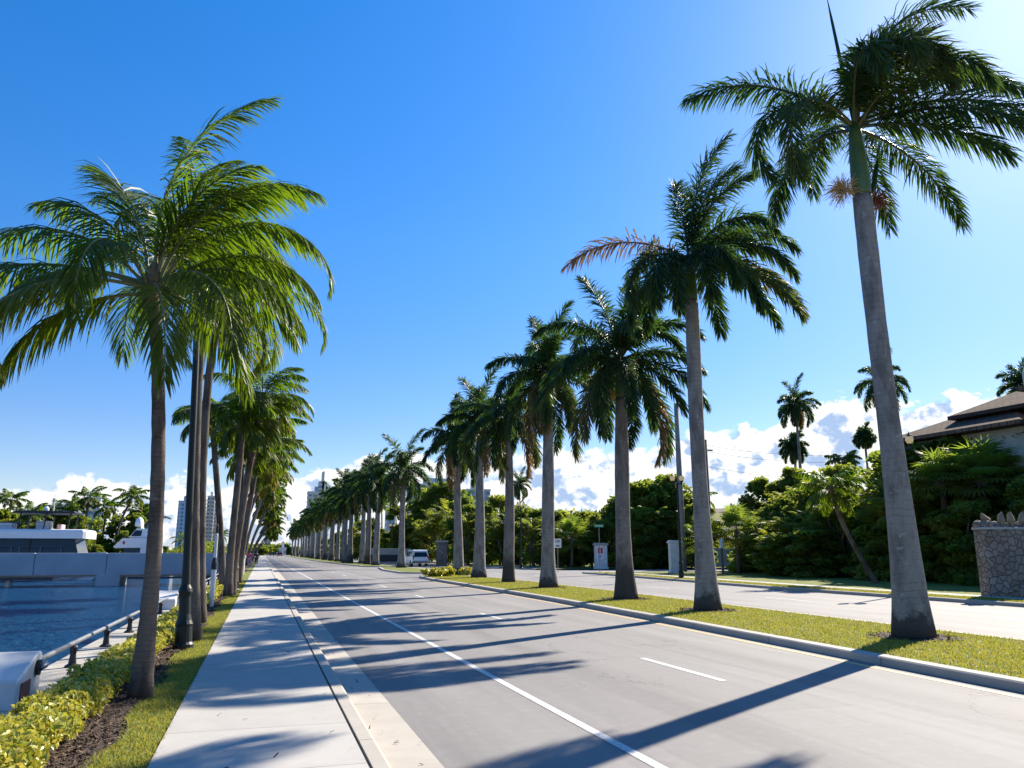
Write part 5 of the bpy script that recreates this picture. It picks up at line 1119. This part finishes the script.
# ------------------------------------------------------------------ cars
def extr(g, prof, w0, w1, mi=0):                   # closed side outline (x, z), left and right at half widths (bottom w0, top w1)
    zs = [z for x, z in prof]; za, zb = min(zs), max(zs); m = len(prof)
    def wd(z): return w0 + (w1 - w0) * max(0, (z - za) / (zb - za)) ** 2
    V = [(x, -wd(z), z) for x, z in prof] + [(x, wd(z), z) for x, z in prof]
    g.addn(V, [[(i, (i + 1) % m, m + (i + 1) % m, m + i)[::-1] for i in range(m)], [tuple(range(m))], [tuple(range(2 * m - 1, m - 1, -1))]], 0, mi)
def car(label, loc, rz, paint, suv=True, group=None):   # length along +x (front), rear at x=0
    t = thing('parked_car' if not suv else 'suv', label, 'car', loc, rz, group)
    L, Hh = (5.0, 1.86) if suv else (4.5, 1.45)
    if suv: prof = [(.0, .55), (.0, .98), (.06, 1.05), (.28, Hh - .06), (.45, Hh), (3.0, Hh - .02), (3.55, 1.2), (4.75, 1.10), (4.98, .9), (5.0, .45), (4.6, .36), (.35, .36)]
    else: prof = [(.0, .5), (.02, .92), (.7, .98), (1.4, Hh), (2.6, Hh), (3.3, .98), (4.3, .85), (4.5, .6), (4.45, .35), (.2, .33)]
    g = Geo(); extr(g, prof, .97, .78); bd = g.obj('body', paint, t)
    g = Geo()
    if suv: g.addn([(.035, -.80, 1.10), (.035, .80, 1.10), (.265, .66, 1.72), (.265, -.66, 1.72)], [[(0, 3, 2, 1)]]); g.obj('rear_window', M['dark_glass'], t)
    else: g.addn([(.68, -.72, 1.0), (.68, .72, 1.0), (1.32, .62, 1.40), (1.32, -.62, 1.40)], [[(0, 3, 2, 1)]]); g.obj('rear_window', M['dark_glass'], t)
    zt, zb = (1.70, 1.14) if suv else (1.38, 1.0)
    for s in (-1, 1):
        for x0, x1 in (((.5, 1.45), (1.55, 2.45), (2.55, 3.25)) if suv else ((1.3, 2.0), (2.05, 2.8))):
            def wd(z): za, zm = prof[-1][1], Hh; return .97 + (.78 - .97) * max(0, (z - za) / (zm - za)) ** 2 + .008
            g = Geo(); g.addn([(x0, s * wd(zb), zb), (x1 + .1 * (x1 > 3), s * wd(zb), zb), (x1 - .12 * (x1 > 3), s * wd(zt), zt), (x0 + .05, s * wd(zt), zt)], [[(0, 1, 2, 3)]]); g.obj('side_window', M['dark_glass'], t)
        g = Geo(); g.bbox((-.02, s * .86 - .07, .80), (.12, s * .86 + .07, 1.25 if suv else .95), .02); g.obj('tail_light', M['red_plastic'], t)
        for x in (.95, L - 1.0):
            g = Geo(); g.tube([(x, s * .76, .36), (x, s * .98, .36)], [.37, .36], 20); wh = g.obj('wheel', M['black_rubber'], t)
            g = Geo(); g.tube([(x, s * .97, .36), (x, s * .99, .36)], [.23, .2], 14); g.obj('rim', M['steel'], wh)
        g = Geo(); g.bbox((L * .63, s * 1.0 - .1, 1.1 if suv else .95), (L * .63 + .14, s * 1.0 + .1, 1.28 if suv else 1.08), .02); g.obj('mirror', paint, t)
    g = Geo(); g.bbox((-.10, -.93, .42), (.05, .93, .66), .03); g.obj('bumper', M['pole_grey'], t)
    g = Geo(); g.box((-.035, -.26, .78), (-.003, .26, .92)); g.obj('number_plate', M['sign_white'], t)
    if suv:
        for s in (-1, 1): g = Geo(); g.tube([(.7, s * .62, Hh + .05), (2.7, s * .62, Hh + .05)], .025, 6); g.obj('roof_rail', M['dark_metal'], t)
    return t
b = onz(421.5, 567, 0)
suv = car('white SUV seen from behind, driving away past the traffic island', (b[0], b[1] + .5, 0), R(90) + R(3), M['white_gloss']); suv.scale = (1.1,) * 3
M['car_dark'] = noisy('car_dark', (.03, .035, .05), (.04, .045, .06), 2, .2, 0)
M['car_red'] = noisy('car_red', (.20, .02, .02), (.22, .02, .02), 2, .2, 0)
M['car_silver'] = noisy('car_silver', (.45, .46, .48), (.5, .5, .52), 2, .25, 0, metal=.3)
for x, y, m, lb in ((4.6, 390, 'car_dark', 'distant dark car on the near roadway at the road end'), (7.8, 420, 'car_silver', 'distant silver car on the near roadway at the road end'), (7.6, 365, 'car_red', 'distant red car on the near roadway at the road end')):
    car(lb, (x, y, 0), R(90), M[m], True, 'distant cars on the road')

# ------------------------------------------------------------------ people on the sidewalk
def skin_body(name, joints, edges, radii, m, parent):
    me = bpy.data.meshes.new(name); me.from_pydata(joints, edges, []); o = bpy.data.objects.new(name, me); COL.objects.link(o); o.parent = parent
    md = o.modifiers.new('skin', 'SKIN'); 
    for i, v in enumerate(me.skin_vertices[0].data): v.radius = (radii[i], radii[i]); v.use_root = (i == 0)
    sb = o.modifiers.new('sub', 'SUBSURF'); sb.levels = 1; sb.render_levels = 1
    me.materials.append(m); return o
def person(label, loc, rz, top, legs, hair, arms, bag=None):
    t = thing('person', label, 'person', loc, rz)
    J = [(0, 0, .95), (0, 0, 1.2), (0, 0, 1.42), (0, 0, 1.52), (0, .02, 1.62), (0, .02, 1.72),
         (.10, 0, .90), (.12, .08, .48), (.12, .02, .07), (.12, .16, .03), (-.10, 0, .90), (-.12, -.06, .48), (-.12, -.2, .10), (-.12, -.08, .03)]
    Rr_ = [.14, .13, .13, .055, .09, .07, .10, .065, .045, .035, .10, .065, .045, .035]
    E_ = [(0, 1), (1, 2), (2, 3), (3, 4), (4, 5), (0, 6), (6, 7), (7, 8), (8, 9), (0, 10), (10, 11), (11, 12), (12, 13)]
    n0 = len(J)
    for s in (1, -1):
        a = arms[0 if s == 1 else 1]; J += [(s * .19, 0, 1.40), a[0], a[1]]; Rr_ += [.06, .045, .035]; k = len(J) - 3; E_ += [(2, k), (k, k + 1), (k + 1, k + 2)]
    skin_body('body', J, E_, Rr_, M['skin'], t)
    ia = [n0, n0 + 1, n0 + 3, n0 + 4]
    TJ = [J[0], J[1], J[2], J[n0], J[n0 + 1], J[n0 + 3], J[n0 + 4]]
    skin_body('shirt', TJ, [(0, 1), (1, 2), (2, 3), (3, 4), (2, 5), (5, 6)], [.165, .155, .155, .085, .07, .085, .07], M[top], t)
    skin_body('trousers', [(0, 0, .96), J[6], J[7], (J[8][0], J[8][1], .16), J[10], J[11], (J[12][0], J[12][1], .18)], [(0, 1), (1, 2), (2, 3), (0, 4), (4, 5), (5, 6)], [.16, .12, .085, .065, .12, .085, .065], M[legs], t)
    g = Geo(); lathe(g, [(.09, 1.60), (.115, 1.66), (.11, 1.73), (.07, 1.79), (.01, 1.80)], 12, (0, 0, 0)); g.obj('hair', M[hair], t, smooth=True)
    return t
b = onz(249, 566.8, .12)
person('person in a pink top walking with elbows out by the bridge end', (b[0], b[1], .12), R(170), 'pink_cloth', 'pale_pink', 'dark_hair', [((.42, .05, 1.18), (.30, .22, 1.05)), ((-.42, .05, 1.18), (-.30, .22, 1.05))])
b = onz(256, 565.5, .12)
person('person in dark clothes walking on the sidewalk beside the pink one', (b[0], b[1], .12), R(10), 'black_cloth', 'black_cloth', 'dark_hair', [((.25, .02, 1.12), (.26, .12, .88)), ((-.25, .02, 1.12), (-.26, -.08, .88))])

# ------------------------------------------------------------------ distant buildings
def m_facade(name, wall, glass, fz, fx):
    m, nt = newmat(name); o = obco(nt); sp = NN(nt, 'ShaderNodeSeparateXYZ', {0: o})
    u = mth(nt, 'FRACT', mth(nt, 'DIVIDE', mth(nt, 'ADD', sp.outputs[0], sp.outputs[1]), fx)); v = mth(nt, 'FRACT', mth(nt, 'DIVIDE', sp.outputs[2], fz))
    w = mth(nt, 'MULTIPLY', mth(nt, 'MULTIPLY', mth(nt, 'GREATER_THAN', u, .22), mth(nt, 'LESS_THAN', u, .80)), mth(nt, 'MULTIPLY', mth(nt, 'GREATER_THAN', v, .25), mth(nt, 'LESS_THAN', v, .82)))
    out(nt, bsdf(nt, mixc(nt, w, wall, glass), mth(nt, 'SUBTRACT', .8, mth(nt, 'MULTIPLY', w, .5)))); return m
M['fac_teal'] = m_facade('fac_teal', (.50, .56, .58), (.13, .22, .27), 3.2, 3.4)
M['fac_beige'] = m_facade('fac_beige', (.46, .40, .36), (.14, .14, .16), 3.2, 3.6)
M['fac_white'] = m_facade('fac_white', (.58, .57, .54), (.20, .22, .26), 3.2, 3.8)
M['fac_blue'] = m_facade('fac_blue', (.30, .38, .48), (.09, .17, .28), 3.0, 2.2)
M['slab'] = noisy('slab', (.62, .62, .60), (.55, .55, .54), .2, .8, 0)
def tower(label, pxa, pxb, ytop, Y, fac, d=16, blocks=(), balc=False, name='apartment_tower'):
    xa, xb = atY(pxa, 553, Y)[0], atY(pxb, 553, Y)[0]; h = atY((pxa + pxb) / 2, ytop, Y)[2]
    t = thing(name, label, 'building', ((xa + xb) / 2, Y, .3)); w = (xb - xa) / 2
    g = Geo(); g.box((-w, 0, 0), (w, d, h)); g.obj('wall', M[fac], t)
    g = Geo(); g.box((-w - .3, -.3, h + .002), (w + .3, d + .3, h + .9)); rf = g.obj('roof', M['slab'], t)
    g = Geo(); g.box((-w * .35, d * .3, h + .9), (w * .4, d * .7, h + 4.5)); g.obj('plant_room', M['slab'], rf)
    if balc:
        z = 3.2
        while z < h - 1:
            for x0, x1 in ((-w - .9, -w * .1), (w * .25, w + .9)): g = Geo(); g.box((x0, -1.2, z), (x1, -.003, z + 1.0)); g.obj('balcony', M['slab'], t)
            z += 3.2
    for x0, x1, hh in blocks:
        g = Geo(); g.box((x0 * w, 1, h + .9), (x1 * w, d - 2, h + hh)); g.obj('roof_block', M[fac], rf)
    return t
tower('pale teal apartment tower left of the near lamp post', 174, 187.5, 502, 700, 'fac_teal', blocks=((-.2, .4, 5),))
tower('beige apartment tower with balconies right of the near lamp post', 203, 210.5, 497, 720, 'fac_beige', balc=True)
tower('lower brownish tower slab directly beside the beige tower', 210.8, 215, 502, 730, 'fac_beige', balc=True)
tower('grey block beside the near palm trunk across the water', 141, 152, 508, 420, 'fac_blue')
tower('blue glass building behind the yacht hardtop', 83, 97, 512, 260, 'fac_blue', 10)
tower('cream condominium with a slim roof tower above the far palm row', 305, 326, 493, 560, 'fac_white', 14, ((.0, .55, 8), (.3, .5, 15)), True)
tower('wide cream condominium behind the thicket above the SUV', 411, 452, 486, 420, 'fac_white', 14, ((.3, .9, 4),), True)
tower('blue grey building behind the thicket right of the SUV', 466, 490, 491, 430, 'fac_blue', 14)
tower('grey slab building behind the far palms left of the island palm', 386, 396, 508, 480, 'fac_blue', 10)
tower('small beige building at the end of the seawall palms', 264, 270, 531, 640, 'fac_beige', 10, name='apartment_block')
tower('low white building at the end of the road', 279, 286, 549.5, 500, 'fac_white', 10, name='low_building')
p = spot(393, 400)
t = thing('crane', 'thin white crane mast rising left of the island palm', 'crane', p)
hm = atY(394, 488, 400)[2]
g = Geo(); g.tube([(0, 0, 0), (.6, 0, hm * .5), (2.0, 0, hm)], [.9, .7, .3], 4); g.obj('mast', M['white_paint'], t)
